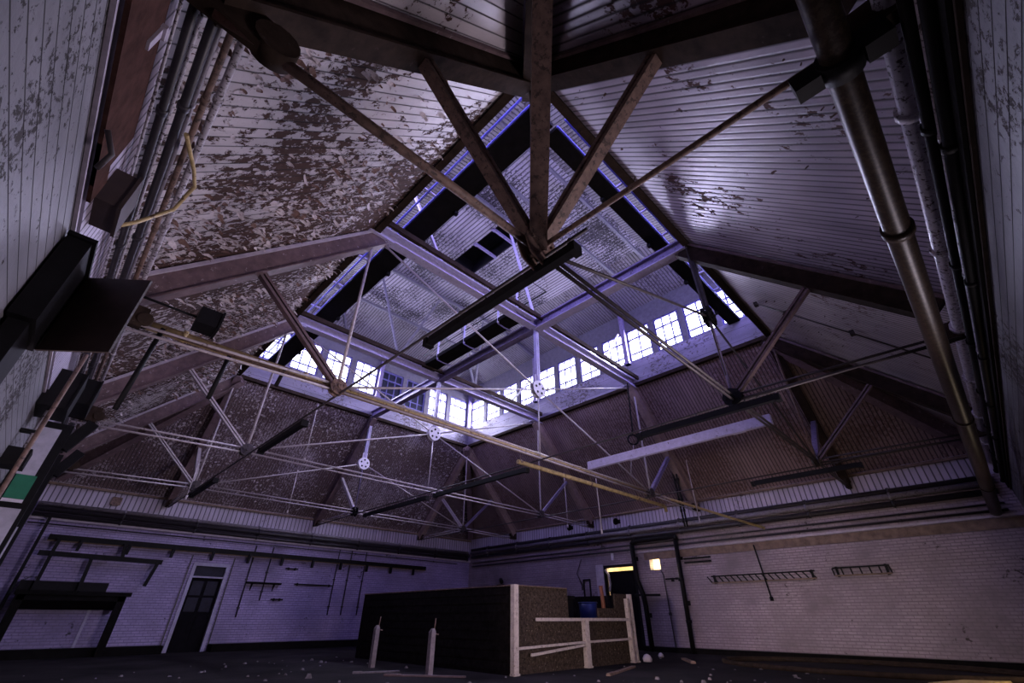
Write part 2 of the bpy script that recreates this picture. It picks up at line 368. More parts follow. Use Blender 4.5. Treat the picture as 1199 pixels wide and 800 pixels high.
# ------------------------------------------------------------------ lantern: curb, windows, fascia, ceiling
NWE, NWN = 12, 8
def holes_for(n, a0, a1, w):
    p = (a1-a0)/n; return [(a0+p*(i+.5)-w/2, a0+p*(i+.5)+w/2, SILL, HEAD) for i in range(n)]
he = holes_for(NWE, .05, LY-.05, 1.12); hn = holes_for(NWN, .1, LX-.1, 1.24)
wall('wall_lantern_east', 'x', LX, 1, -.2, LY+.2, SILL, LTOP, he, 'fascia', 'lantern wall holding the long right row of bright windows', .2)
wall('wall_lantern_north', 'y', LY, 1, 0, LX, SILL, LTOP, hn, 'fascia', 'lantern wall holding the left row of bright windows', .2)
wall('wall_lantern_west', 'x', 0, -1, -.2, LY+.2, SILL, LTOP, he, 'fascia', 'near left lantern wall seen from below', .2)
wall('wall_lantern_south', 'y', 0, -1, 0, LX, SILL, LTOP, hn, 'fascia', 'near right lantern wall seen from below', .2)
mb = MB()
def curb(name, ax, inner, sg, a0, a1, label):
    mb = MB(); lo, hi = sorted((inner, inner+sg*.2))
    if ax == 'x': mb.box(lo, a0, 9.28, hi, a1, SILL)
    else: mb.box(a0, lo, 9.28, a1, hi, SILL)
    struct(name, mb, 'curb', label, 'trim')
curb('trim_1', 'x', LX, 1, -.2, LY+.2, 'pale boarded curb under the right window row'); curb('trim_2', 'y', LY, 1, 0, LX, 'pale boarded curb under the left window row')
curb('trim_3', 'x', 0, -1, -.2, LY+.2, 'lantern curb over the near left roof slope'); curb('trim_4', 'y', 0, -1, 0, LX, 'lantern curb over the near right roof slope')
def lip(name, a, b, label):
    mb = MB(); mb.beam(a, b, .16, .14); struct(name, mb, 'rafter_dark', label, 'trim')
lip('trim_5', (-.02, 0, 9.27), (-.02, LY, 9.27), 'brown edge board of the near left roof opening'); lip('trim_6', (0, -.02, 9.27), (LX, -.02, 9.27), 'brown edge board of the near right roof opening')
lip('trim_7', (LX+.02, 0, 9.27), (LX+.02, LY, 9.27), 'dark edge board below the right window curb'); lip('trim_8', (0, LY+.02, 9.27), (LX, LY+.02, 9.27), 'dark edge board below the left window curb')
i = INS
inner = [(i, i), (LX-i, i), (LX-i, LY-i), (i, LY-i)]; outer = [(0, 0), (LX, 0), (LX, LY), (0, LY)]
for k, (nm, lb) in enumerate((('south', 'near right'), ('east', 'far right'), ('north', 'far left'), ('west', 'near left'))):
    a, b = outer[k], outer[(k+1) % 4]; c, d = inner[(k+1) % 4], inner[k]
    mid_o = Vector(((a[0]+b[0])/2, (a[1]+b[1])/2, LTOP)); mid_i = Vector(((c[0]+d[0])/2, (c[1]+d[1])/2, LFLAT))
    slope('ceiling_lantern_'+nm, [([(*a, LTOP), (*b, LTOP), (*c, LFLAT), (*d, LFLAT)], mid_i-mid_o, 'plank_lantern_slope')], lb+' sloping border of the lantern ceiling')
# flat ceiling with a row of open hatches
H0, H1 = (4.62, 4.85, 5.72, 8.65), None
mb = MB()
hx0, hy0, hx1, hy1 = 4.62, 4.85, 5.72, 8.65
for x0, y0, x1, y1 in ((i, i, hx0, LY-i), (hx1, i, LX-i, LY-i), (hx0, i, hx1, hy0), (hx0, hy1, hx1, LY-i)):
    P = [(x0, y0, LFLAT), (x0, y1, LFLAT), (x1, y1, LFLAT), (x1, y0, LFLAT)]
    shelled(mb, P, [(p[1], p[0]) for p in P], (0, 0, .12))
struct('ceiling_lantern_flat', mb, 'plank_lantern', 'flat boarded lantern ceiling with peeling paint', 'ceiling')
mb = MB()
mb.box(hx0-.1, hy0-.1, 14.3, hx1+.1, hy1+.1, 14.4)
for x0, y0, x1, y1 in ((hx0-.1, hy0, hx0, hy1), (hx1, hy0, hx1+.1, hy1), (hx0-.1, hy0-.1, hx1+.1, hy0), (hx0-.1, hy1, hx1+.1, hy1+.1)): mb.box(x0, y0, LFLAT+.1, x1, y1, 14.35)
struct('ceiling_lantern_vent', mb, 'black', 'black vent opening in the lantern ceiling', 'ceiling')

wn = 0
def window(ax, plane, sg, h, dark=False, cols=2, label=''):
    global wn
    wn += 1; a0, a1, z0, z1 = h; p = plane+sg*.1
    def bx(mb, u0, u1, w0, w1, d):
        if ax == 'x': mb.box(p-d/2, u0, w0, p+d/2, u1, w1)
        else: mb.box(u0, p-d/2, w0, u1, p+d/2, w1)
    fr = MB(); f = .075
    bx(fr, a0, a0+f, z0, z1, .12); bx(fr, a1-f, a1, z0, z1, .12); bx(fr, a0+f, a1-f, z0, z0+f, .12); bx(fr, a0+f, a1-f, z1-f, z1, .12)
    zt = z0+(z1-z0)*.70
    bx(fr, a0+f, a1-f, zt-.035, zt+.035, .10)
    for c in range(1, cols+1):
        u = a0+(a1-a0)*c/(cols+1); bx(fr, u-.03, u+.03, z0+f, zt-.035, .05); bx(fr, u-.03, u+.03, zt+.035, z1-f, .05)
    zm = z0+(zt-z0)*.36; bx(fr, a0+f, a1-f, zm-.028, zm+.028, .045)
    fo = tag(fr.build('window_%d' % wn, 'sash'), label, 'window', None, 'structure')
    pn = MB(); bx(pn, a0+f*.5, a1-f*.5, z0+f*.5, z1-f*.5, .012)
    pn.build('pane', 'glass_dark' if dark else 'glass', fo)
ordn = ['first', 'second', 'third', 'fourth', 'fifth', 'sixth', 'seventh', 'eighth', 'ninth', 'tenth', 'eleventh', 'twelfth']
for k, h in enumerate(he): window('x', LX, 1, h, False, 1 if k % 2 else 2, 'bright lantern window, %s from the right end of the long right row' % ordn[k])
for k, h in enumerate(hn): window('y', LY, 1, h, k in (4, 5), 2, ('dark blacked-out' if k in (4, 5) else 'bright')+' lantern window, %s from the left end of the left row' % ordn[k])
for k, h in enumerate(he): window('x', 0, -1, h, False, 1, 'near left lantern window above the peeling slope, %s from the near corner' % ordn[k])
for k, h in enumerate(hn): window('y', 0, -1, h, False, 1, 'near right lantern window above the painted slope, %s from the near corner' % ordn[k])
# mullion posts between the bays of windows
for k, (x, y, l) in enumerate(((LX-.08, LY-.08, 'far corner post of the lantern between the two bright window rows'), (LX-.08, BAY, 'post in the right window row above the longer cross beam'), (LX-.08, 2*BAY, 'post in the right window row above the farther cross beam'), (6.0, LY-.08, 'post in the left window row above the bridging beam'))):
    mb = MB(); mb.box(x-.09, y-.09, SILL-.1, x+.09, y+.09, LTOP); mb.box(x-.13, y-.13, SILL-.1, x+.13, y+.13, SILL+.02); struct('trim_%d' % (9+k), mb, 'steel_pur', l, 'post')

# ------------------------------------------------------------------ trusses
def foot(v): return v
def strut(mb, a, b, up, w=.15):
    a, b = Vector(a), Vector(b); d = (b-a).normalized(); r = d.cross(Vector(up)).normalized()
    for k in (-1, 1): mb.beam(a+r*k*w*.33, b+r*k*w*.33, w*.40, w, up)
def double_rod(t, a, b, r=.022, gap=.1, mat='rod', name='tie_rod'):
    a, b = Vector(a), Vector(b)
    for k in (-.5, .5):
        m = MB(); m.tube([a+Vector((0, 0, gap*k)), b+Vector((0, 0, gap*k))], r, 8); m.build(name, mat, t)
def rod(t, a, b, r=.018, mat='rod', name='tie_rod'):
    m = MB(); m.tube([a, b], r, 8); m.build(name, mat, t)
def rafter_part(t, top, bot, w, h, mat, flange='ledge_pale'):
    top, bot = Vector(top), Vector(bot); d = (bot-top).normalized()
    side = d.cross(Vector((0, 0, 1))).normalized(); n = side.cross(d); n = n if n.z > 0 else -n
    m = MB(); m.beam(top-n*h/2, bot-n*h/2, w, h, n)
    m.beam(top-n*(h+.015), bot-n*(h+.015), w+.10, .03, n)
    r = m.build('rafter', mat, t)
    m = MB()
    for k in (-1, 1): m.beam(top-n*.05+side*k*(w/2+.04), bot-n*.05+side*k*(w/2+.04), .05, .06, n)
    m.build('rafter_cleat', flange, t)
    return n
def gusset(t, c, ax, r, mat, name='gusset_plate', k=5):
    """cluster of two plates with bolts at a truss node"""
    c = Vector(c); ax = Vector(ax); m = MB()
    for s in (-1, 1): m.tube([c+ax*(s*.07-.012), c+ax*(s*.07+.012)], r, 8)
    m.tube([c-ax*.13, c+ax*.13], r*.22, 8)
    u = ax.orthogonal().normalized(); v = ax.cross(u)
    for q in range(k):
        a = 2*math.pi*q/k+.4; p = c+(u*math.cos(a)+v*math.sin(a))*r*.62; m.tube([p-ax*.115, p+ax*.115], r*.11, 6)
    m.build(name, mat, t)
def hub(t, c, ax, r=.27):
    c = Vector(c); ax = Vector(ax); g = MB()
    for s in (-1, 1): g.tube([c+ax*(s*.06-.015), c+ax*(s*.06+.015)], r, 24)
    g.beam(c+Vector((0, 0, r*.6)), c+Vector((0, 0, r+.22)), .22, .04, ax)
    ho = g.build('hub_plate', 'white_plate', t)
    h = MB(); u = Vector((0, 0, 1)); v = ax.cross(u)
    for q in range(5):
        a = 2*math.pi*q/5+math.pi/2; p = c+(u*math.sin(a)+v*math.cos(a))*r*.58; h.tube([p-ax*.085, p+ax*.085], .042, 10)
    h.build('bolt', 'black', ho)
WHERE = ['nearest the viewer, carrying the near corner of the lantern', 'second from the viewer, under the brightest lavender cross beam', 'third from the viewer, under the farther pale cross beam', 'farthest, along the foot of the left window row']
for q in range(4):
    y = q*BAY
    t = thing('roof_truss', (6, y, ZN), 'steel roof truss across the hall, '+WHERE[q], 'roof truss')
    near = q == 0
    A = Vector((0, 1, 0))
    wmat = 'rafter_dark' if near else 'rafter'  # near rafters are backlit; their shade is put into a darker brown
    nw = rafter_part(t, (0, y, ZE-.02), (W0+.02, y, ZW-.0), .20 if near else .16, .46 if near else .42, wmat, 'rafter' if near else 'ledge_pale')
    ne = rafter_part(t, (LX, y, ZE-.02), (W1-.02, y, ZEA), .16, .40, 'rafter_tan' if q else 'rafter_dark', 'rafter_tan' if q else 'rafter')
    # posts from the opening down to the nodes
    pm = 'rust' if near else 'rod'
    for x in (0, LX): rod(t, (x, y, ZE-.15), (x, y, ZN), .035, pm, 'post')
    # struts
    sm = 'rust' if near else ('rafter' if q == 1 else 'rod')
    for (x0, x1, mt) in ((0, -2.02, sm), (LX, LX+2.05, 'steel_pur')):
        z = ZE-SL*2.02-.5; m = MB(); strut(m, (x0, y, ZN), (x1, y, z), A, .15 if near else (.13 if q == 1 else .10)); m.build('strut', mt, t)
    # bottom ties
    tm = 'rust' if near else ('rod')
    if near: rod(t, (W0+.35, y, 4.86), (0, y, ZN), .05, tm)
    else: double_rod(t, (W0+.35, y, 4.80), (0, y, ZN), .024, .12, tm)
    double_rod(t, (0, y, ZN), (LX, y, ZN), .028 if near else .024, .12, 'rod_dark' if near else 'rod')
    double_rod(t, (LX, y, ZN), (W1-.1, y, 4.85), .022, .1, 'rod' if q else 'rod_dark')
    gusset(t, (0, y, ZN), A, .30 if near else .17, 'rust' if q < 2 else 'rod_dark'); gusset(t, (LX, y, ZN), A, .17, 'rod_dark')
    # feet
    m = MB(); m.beam((W0+.02, y, 5.02), (W0+.75, y, 4.98), .12, .34); m.tube([(W0+.75, y-.09, 4.96), (W0+.75, y+.09, 4.96)], .17 if near else .10, 14); m.build('foot_plate', 'rafter_dark', t)
    m = MB(); m.beam((W1-.02, y, 4.98), (W1-.5, y, 4.95), .12, .3); m.build('foot_plate', 'rafter_dark', t)
    # hub below the middle
    m = MB(); strut(m, (6, y, ZH+.25), (6, y, ZE-.1), A, .12); m.build('hanger_post', 'steel_lav' if q else 'rod_dark', t)
    if q: hub(t, (6, y, ZH), A)
    else: gusset(t, (6, y, ZH), A, .26, 'black')
    hm = 'rod' if q else 'rod_dark'
    for x in (0, LX): rod(t, (x, y, ZN), (6, y, ZH), .026, hm)
    if q in (1, 2):
        for x in (.25, LX-.25): rod(t, (x, y, ZE-.3), (6, y, ZH), .026, hm)
        m = MB(); m.ibeam((-.05, y, ZE+.0), (LX+.05, y, ZE+.0), .26, .34, .05); m.build('cross_beam', 'steel_lav', t)
        m = MB(); m.beam((.05, y-.32, ZE+.12), (LX-.05, y-.32, ZE+.12), .08, .16); m.build('packing_timber', 'rafter_dark', t)
        for x in (.12, LX-.12):
            m = MB(); m.box(x-.35, y-.16, ZE-.24, x+.35, y+.16, ZE-.20); m.build('bearing_plate', 'steel_lav', t)
    rod(t, (6, y, ZH-.2), (6, y, ZN), .02, hm, 'sag_rod')
# half trusses towards the near right and the far left walls
HT = {(0, 0): 'half truss at the near right wall nearest the viewer, beside the rusty sloping pipe', (1, 0): 'middle half truss against the right wall, below the bridging beam end', (2, 0): 'far half truss against the right wall, near the dark corner',
      (0, 1): 'half truss against the left end of the far brick wall', (1, 1): 'half truss behind the small hanging white hub at the left window row', (2, 1): 'half truss in the far corner of the hall'}
for q, x in enumerate((0, 6, 12)):
    for sd in (0, 1):
        t = thing('roof_half_truss', (x, 0 if not sd else LY, ZN), HT[(q, sd)], 'roof truss')
        y0, yw, s = (0, S0+.02, -1) if not sd else (LY, N1-.02, 1); ze = ZS if not sd else ZNO
        A = Vector((1, 0, 0)); near = (q == 0 and not sd)
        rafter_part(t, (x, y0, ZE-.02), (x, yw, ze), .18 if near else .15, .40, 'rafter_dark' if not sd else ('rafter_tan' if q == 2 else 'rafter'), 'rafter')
        m = MB(); strut(m, (x, y0, ZN), (x, y0+s*2.02, ZE-SL*2.02-.48), A, .15 if near else .12); m.build('strut', 'rust' if near else ('rafter' if not sd else 'rod'), t)
        if q == 1:
            rod(t, (x, y0, ZE-.1), (x, y0, ZN), .035, 'steel_pur', 'post'); gusset(t, (x, y0, ZN), A, .2, 'black')
            for k in (-.16, .16): rod(t, (x+k, y0, ZE-.1), (x, y0, ZN), .016, 'rod_dark', 'post_stay')
        if near: rod(t, (x, y0, ZN), (x, yw-s*.15, 4.85), .032, 'rust')
        else: double_rod(t, (x, y0, ZN), (x, yw-s*.15, 4.85), .024, .11, 'rust' if near else 'rod_dark' if not sd else 'rod')
        m = MB(); m.beam((x, yw, 4.95), (x, yw-s*.5, 4.92), .12, .3); m.build('foot_plate', 'rafter_dark', t)
# hips
for (ox, oy, dx, dy, l, nr) in ((0, 0, -1, -1, 'dark hip rafter with a big double strut overhead at the near corner', True), (LX, 0, 1, -1, 'hip rafter running down into the dark right corner', False), (0, LY, -1, 1, 'hip rafter running down to the left corner behind the wall cabinet', False), (LX, LY, 1, 1, 'hip rafter running down to the far corner of the hall', False)):
    t = thing('hip_beam', (ox, oy, ZE), l, 'rafter')
    e = 3.6
    top = (ox, oy, ZE-.04); bot = (ox+dx*e, oy+dy*e, ZE-SL*e-.04)
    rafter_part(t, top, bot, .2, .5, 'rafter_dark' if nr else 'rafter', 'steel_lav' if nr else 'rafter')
    if nr:
        m = MB(); strut(m, (0, 0, ZN), (-1.75, -1.75, ZE-SL*1.75-.55), (1, -1, 0), .21); m.build('strut', 'rust', t)
# bridging beam along the hall
t = thing('bridging_beam', (6, 8, ZE), 'long purple steel beam running under the lantern from right to left', 'beam')
m = MB(); m.ibeam((6, .0, ZE-.02), (6, LY, ZE-.02), .26, .34, .05); m.build('girder', 'steel_pur', t)
m = MB(); m.beam((6, .0, ZE-.21), (6, BAY, ZE-.21), .30, .03); m.build('flange_plate', 'steel_lav', t)
t = thing('catwalk', (5.35, 8, 9.6), 'black catwalk with lavender railing posts beside the bridging beam', 'catwalk')
m = MB(); m.box(5.02, 5.6, 9.50, 5.62, 10.6, 9.64); m.build('deck', 'black_wood', t)
m = MB(); zr = 10.45
m.tube([(5.05, 10.6, zr), (5.05, 4.75, zr), (5.9, 4.75, zr), (5.9, 6.6, zr)], .03, 8); m.build('handrail', 'black', t)
m = MB(); m.tube([(5.05, 10.6, 10.0), (5.05, 5.2, 10.0)], .02, 8); m.build('mid_rail', 'black', t)
for yy in (5.3, 6.2, 8.0, 9.6):
    m = MB(); m.tube([(5.05, yy, 9.45), (5.05, yy, zr)], .035, 8); m.build('post', 'steel_lav', t)
    m = MB(); m.tube([(5.05, yy, 9.6), (5.05, yy, 9.42), (5.35, yy, 9.40), (5.7, yy, 9.42)], .022, 8); m.build('bracket', 'steel_pur', t)
# dark gangways on wall brackets inside the near window walls
for nm, a, b, w, l in (('bracket_gangway', (1.18, .7, 10.30), (1.18, LY-.1, 10.30), .66, 'black timber gangway inside the near left lantern windows'), ('bracket_gangway', (1.6, .87, 10.30), (LX-.05, .87, 10.30), .40, 'black timber gangway inside the near right lantern windows')):
    t = thing(nm, a, l, 'gangway')
    m = MB(); m.beam(a, b, w, .12); m.build('deck', 'black_wood', t)
    d = (Vector(b)-Vector(a)); L = d.length; d.normalize(); side = Vector((d.y, -d.x, 0)); side = side if (side.x < 0 or side.y < 0) else -side
    o1, o2 = w/2+.02, w/2+.42
    for o in (o1, (o1+o2)/2+.03):
        m = MB(); m.tube([Vector(a)+side*o, Vector(b)+side*o], .03, 8); m.build('winding_gear_pipe', 'blue_lit_frame', t)
    for k in range(1, 9):
        p = Vector(a)+d*(L*k/9); m = MB(); m.beam(p+side*(o1-.03), p+side*((a[0] if side.x < -.5 else a[1])-.0), .05, .04); m.build('bracket', 'steel_lav', t)
        if k % 2 == 0:
            q = p-side*(w/2-.02); m = MB(); m.beam(q+Vector((0, 0, -.16)), q+Vector((0, 0, -.04)), .10, .10, (1, 0, 0)); m.build('cleat', 'black', t)
# lantern frames: joists and braces standing on the cross beams
def lantern_frame(y, l, braces):
    t = thing('lantern_frame', (6, y, 13), l, 'frame')
    m = MB(); m.beam((1.0, y, LTOP+.17), (INS, y, LFLAT-.1), .10, .14); m.beam((INS, y, LFLAT-.1), (LX-INS, y, LFLAT-.1), .10, .14); m.beam((LX-INS, y, LFLAT-.1), (LX-.1, y, LTOP-.05), .10, .14); m.build('joist', 'fascia', t)
    for (a, b) in braces:
        m = MB(); m.beam((a[0], y, a[1]), (b[0], y, b[1]), .06, .08); m.build('brace', 'steel_lav' if y < 6 else 'fascia', t)
lantern_frame(BAY, 'ceiling joist with slim braces over the brightest cross beam', (((.78, 11.6), (2.06, 9.6)), ((LX-.55, 11.6), (LX-2.06, 9.6)), ((4.6, 13.4), (6, 9.6))))
lantern_frame(2*BAY, 'ceiling joist with V braces over the farther cross beam', (((1.22, 11.2), (1.92, 9.6)), ((2.6, 13.2), (4.0, 9.6)), ((5.6, 13.3), (4.0, 9.6)), ((8.2, 13.3), (7.9, 9.6)), ((6.6, 13.3), (7.9, 9.6)), ((LX-.6, 11.2), (LX-1.92, 9.6))))
for y, l in ((4.15, 'plain pale ceiling joist nearest the black vent opening'), (8.75, 'plain ceiling joist just past the black vent opening'), (2.75, 'plain ceiling joist nearest the near corner of the lantern'), (13.2, 'plain ceiling joist at the far left fold of the lantern ceiling')):
    m = MB(); m.beam((INS-.9, y, LFLAT-.28), (LX-INS+.9, y, LFLAT-.28), .09, .13)
    for xx in (INS, 6, LX-INS): m.beam((xx, y, LFLAT-.28), (xx, y, LFLAT), .05, .05, (1, 0, 0))
    single('ceiling_joist', m, 'fascia', l, 'joist')
for yy, l in ((6.12, 'nearer slat across the black vent opening'), (7.18, 'farther slat across the black vent opening')):
    m = MB(); m.beam((hx0-.05, yy, LFLAT+.02), (hx1+.05, yy, LFLAT+.02), .10, .09); m.beam((hx0-.05, yy, LFLAT-.02), (hx0+.1, yy, LFLAT-.02), .14, .03); single('vent_slat', m, 'steel_pur', l, 'slat')

# ------------------------------------------------------------------ hanging services
for x, l in ((.05, 'thin dark conduit along the hall under the near left nodes'), (5.95, 'thin dark conduit along the middle of the hall'), (12.0, 'thin dark conduit along the hall under the far right nodes')):
    m = MB(); ys = -.7 if x < 1 else -3.5
    m = MB(); m.tube([(x, ys, 4.80), (x, N1-.1, 4.80)], .022, 8)
    for k in range(11):
        y = -.45+k*2.0; m.tube([(x-.02, y, 4.80), (x+.02, y, 4.80)], .027, 8)
    single('conduit', m, 'rod_dark', l, 'conduit')
def batten(x, y0, y1, l):
    t = thing('light_batten', (x, y0, 4.62), l, 'light fitting', 'dark light battens hanging below the trusses')
    m = MB(); m.box(x-.055, y0+.06, 4.575, x+.055, y1-.06, 4.66); m.box(x-.05, y0+.1, 4.66, x+.05, y1-.1, 4.70); m.build('body', 'black', t)
    for y in (y0, y1-.09):
        m = MB(); m.box(x-.075, y, 4.55, x+.075, y+.09, 4.685); m.build('end_cap', 'black', t)
    for y in (y0+.62, (y0+y1)/2+.1, y1-.62):
        m = MB(); m.tube([(x, y, 4.66), (x, y, 4.772)], .014, 6); m.build('hanger', 'rod_dark', t)
batten(.05, -.55, 2.35, 'long black light batten hanging beside the big rusty truss node'); batten(.05, 6.8, 9.5, 'black light batten left of the pale truss node at the left window row')
batten(.05, 13.3, 16.2, 'black light batten low in front of the far left beadboard'); batten(5.85, -.85, 2.2, 'black light batten under the dark node in front of the brown slope')
batten(5.95, 5.8, 10.2, 'long black light batten below the centre of the window corner'); batten(5.95, 10.6, 15.0, 'black light batten nearest the far left wall in the middle row')
batten(12.0, -1.0, 1.9, 'black light batten at the foot of the brown slope by the right corner')
# cream pipes
t = thing('cream_pipe', (5, 5.5, 5), 'upper long dirty cream pipe crossing the whole hall', 'pipe')
m = MB(); m.tube([(-3.4, 5.52, 4.99), (5, 5.52, 4.99), (13.3, 5.52, 5.02)], .08, 12); m.build('tube', 'yellow_pipe', t)
m = MB(); m.tube([(13.25, 5.52, 5.02), (13.5, 5.38, 4.96), (15.66, 2.98, 3.90)], .045, 10); m.build('branch_pipe', 'yellow_pipe', t)
m = MB(); m.tube([(-3.4, 5.40, 4.90), (13, 5.40, 4.92)], .03, 8); m.build('side_conduit', 'rust', t)
for x in (-2.6, -.6, 1.6, 3.8, 6, 8, 10, 12, 13.2):
    m = MB(); m.tube([(x-.03, 5.52, 5.0), (x+.03, 5.52, 5.0)], .10, 12); m.build('coupling', 'yellow_pipe', t)
for x, dz in ((-2.9, 1.4), (-1.9, .9), (-1.0, .35)):
    m = MB(); m.tube([(x, 5.46, 4.98), (x-.05, 5.46, 4.98-dz)], .035, 8); m.build('drop_pipe', 'black', t)
t = thing('cream_pipe', (9, 5.6, 4.65), 'lower shorter cream pipe with a turned-down end at the right', 'pipe')
m = MB(); m.tube([(5.3, 5.55, 4.66), (13.2, 5.55, 4.70), (13.32, 5.55, 4.66), (13.35, 5.55, 4.50)], .06, 12); m.build('tube', 'yellow_pipe', t)
for x in (5.4, 8.6, 11.4):
    m = MB(); m.tube([(x, 5.55, 4.66), (x, 5.55, 4.92)], .014, 6); m.tube([(x-.03, 5.55, 4.67), (x+.03, 5.55, 4.67)], .065, 12); m.build('clip', 'rust', t)
# rusty sloping pipe
t = thing('rusty_pipe', (0, -3.12, 4.72), 'thick rusty speckled pipe sloping down along the right wall', 'pipe')
pz = lambda x: 4.72-1.06*x/15.9
py = lambda x: -3.14+.06*x/15.9
m = MB(); m.tube([(x, py(x), pz(x)) for x in (-3.6, 0, 4, 8, 12, 15.85)], [.105, .115, .12, .125, .13, .13], 20); m.build('tube', 'flue', t)
for x in (2.2, 8.1, 13.0):
    m = MB(); m.tube([(x-.05, py(x), pz(x)), (x+.05, py(x), pz(x))], .142, 20); m.build('coupling', 'flue', t)
m = MB(); m.tube([(0-.09, py(0), pz(0)), (.09, py(0), pz(0))], .15, 20); m.beam((0, py(0)-.14, pz(0)), (0, py(0)-.32, pz(0)), .16, .22); m.beam((0, py(0)+.14, pz(0)), (0, py(0)+.32, pz(0)), .14, .18); m.build('clamp', 'black', t)
# timber on the ties
m = MB(); m.beam((8.27, -.05, 5.12), (8.27, 5.34, 5.12), .12, .24); m.beam((8.27, .6, 5.0), (8.27, .9, 5.0), .14, .03); m.beam((8.27, 3.6, 5.0), (8.27, 3.9, 5.0), .14, .03)
single('timber_beam', m, 'steel_lav', 'pale lavender flaking timber lying across the ties in front of the brown slope', 'beam')
# hanging loop
t = thing('hanging_cable', (11.25, BAY, 9.2), 'black cable with a loop hanging in front of the brown slope', 'cable')
m = MB(); m.tube([(11.5, BAY-.05, 9.2), (11.42, BAY-.05, 8.3), (11.33, BAY-.05, 7.3), (11.27, BAY-.05, 6.93)], .03, 8); m.build('cord', 'black', t)
m = MB(); m.torus((11.25, BAY-.05, 6.74), (1, 1, 0), .19, .035); m.build('loop', 'black', t)
m = MB(); m.tube([(11.24, BAY-.05, 6.55), (10.9, BAY-.05, 5.9), (10.7, BAY-.05, 5.3)], .012, 6); m.build('tail', 'rod', t)
for p, z0, z1, l in (((1.6, 10.9), 6.9, 5.1, 'thin hanging rod with a rusty end left of the lowest white hub'), ((-.6, 13.0), 5.0, 4.0, 'short thin drop rod in front of the far left beadboard'), ((9.2, 5.75), 5.0, 3.4, 'thin drop rod above the wooden enclosure'), ((12.4, 9.6), 6.6, 4.4, 'thin hanging rod left of the open doorway'), ((3.3, 16.2), 6.2, 4.6, 'thin hanging rod in front of the far left slope'), ((13.9, 4.6), 6.4, 4.2, 'thin drop rod above the left wall ladder rack')):
    m = MB(); m.tube([(p[0], p[1], z0), (p[0]+.03, p[1], z1)], .016, 6); m.tube([(p[0]+.03, p[1], z1-.1), (p[0]+.03, p[1], z1+.02)], .03, 8); single('hanging_rod', m, 'rod', l, 'rod')
t = thing('hanging_chain', (14.5, 5.45, 4.2), 'pair of thick black chains hanging above the kinked drain pipe', 'chain')
for k in (0, 1):
    m = MB(); m.tube([(14.5, 5.52-.14*k, 6.5), (14.5, 5.50-.12*k, 5.6), (14.5, 5.46-.10*k, 4.1)], .035, 8)
    for z in (4.3, 4.7, 5.1, 5.5, 5.9, 6.3): m.tube([(14.5, 5.48-.12*k, z-.05), (14.5, 5.48-.12*k, z+.05)], .05, 8)
    m.build('strand', 'black', t)
# slim wire along the right slope
m = MB(); m.tube([(8.9, -.5, 8.72), (9.0, -1.8, 7.35), (9.1, -3.4, 5.65)], .018, 6)
for k in (.5, 1.1, 2.2): m.box(8.92, -k-.05, ZE-SL*k-.2, 9.04, -k+.05, ZE-SL*k-.08)
single('slope_cable', m, 'rod_dark', 'thin dark cable with clips running down the right roof slope', 'cable')

# ------------------------------------------------------------------ beadboard bands, ledges and wall pipes
def band(n, ax, at, sg, a0, a1, z0, z1, mat, label, t=.05):
    m = MB(); lo, hi = sorted((at, at-sg*t))
    for zz0, zz1 in ((z0, z1),):
        if ax == 'x':
            xi = lo if sg > 0 else hi
            m.box(lo, a0, zz0, hi, a1, zz1)
        else: m.box(a0, lo, zz0, a1, hi, zz1)
    # beads run vertically: swap the uv axes of the big faces
    for k, u in enumerate(m.uv): m.uv[k] = [(q[1], q[0]) for q in u]
    struct('trim_%d' % n, m, mat, label, 'trim')
band(20, 'y', N1, 1, W0, W1, 4.48, ZNO+.25, 'bead', 'lavender beadboard strip at the top of the far left wall')
band(21, 'x', W1, 1, S0, N1, 4.66, ZEA+.25, 'bead', 'lavender beadboard strip at the top of the far right wall')
band(22, 'x', W0, -1, S0, N1, 4.25, ZW+.25, 'bead', 'beadboard strip at the top of the left wall')
band(23, 'y', S0, -1, W0, W1, 4.84, ZS+.25, 'bead', 'beadboard strip at the top of the right wall')
def ledge(n, a, b, w, h, mat, label):
    m = MB(); m.beam(a, b, w, h); struct('trim_%d' % n, m, mat, label, 'trim')
ledge(24, (W0, N1-.10, ZNO-.02), (W1, N1-.10, ZNO-.02), .12, .08, 'ledge', 'thin moulding above the far left beadboard')
ledge(25, (W1-.10, S0, ZEA-.02), (W1-.10, N1, ZEA-.02), .12, .08, 'ledge', 'thin moulding above the far right beadboard')
ledge(26, (W0, N1-.05, 3.98), (W1, N1-.05, 3.98), .10, .10, 'ledge_pale', 'pale ledge under the pipes on the far left wall')
ledge(27, (W1-.05, S0, 3.55), (W1-.05, 8.7, 3.55), .10, .07, 'ledge_pale', 'pale ledge on the far right wall')
ledge(28, (W1-.025, S0, 3.36), (W1-.025, 8.2, 3.36), .04, .26, 'ledge', 'brown stained board under the pale ledge on the far right wall')
ledge(29, (W0+.02, S0, 4.2), (W0+.02, N1, 4.2), .03, .03, 'ledge_pale', 'pale ledge at the top of the left wall boards')
band(31, 'y', S0, -1, W0, W1, 4.24, 4.84, 'black_wood', 'black board behind the pipes on the right wall', .06)
ledge(30, (W0, S0+.02, 4.20), (W1, S0+.02, 4.20), .03, .03, 'rafter_dark', 'pale ledge at the top of the right wall boards')
def wall_pipe(pts, r, mat, label, clips=True, name='wall_pipe'):
    m = MB(); m.tube(pts, r, 12)
    a, b = Vector(pts[0]), Vector(pts[-1]); L = (b-a).length
    if clips:
        for k in range(1, int(L/2.4)+1):
            p = a+(b-a)*(k*2.4/L) if k*2.4 < L else b
            d = (b-a).normalized(); m.tube([p-d*.035, p+d*.035], r*1.35, 12)
    return single(name, m, mat, label, 'pipe')
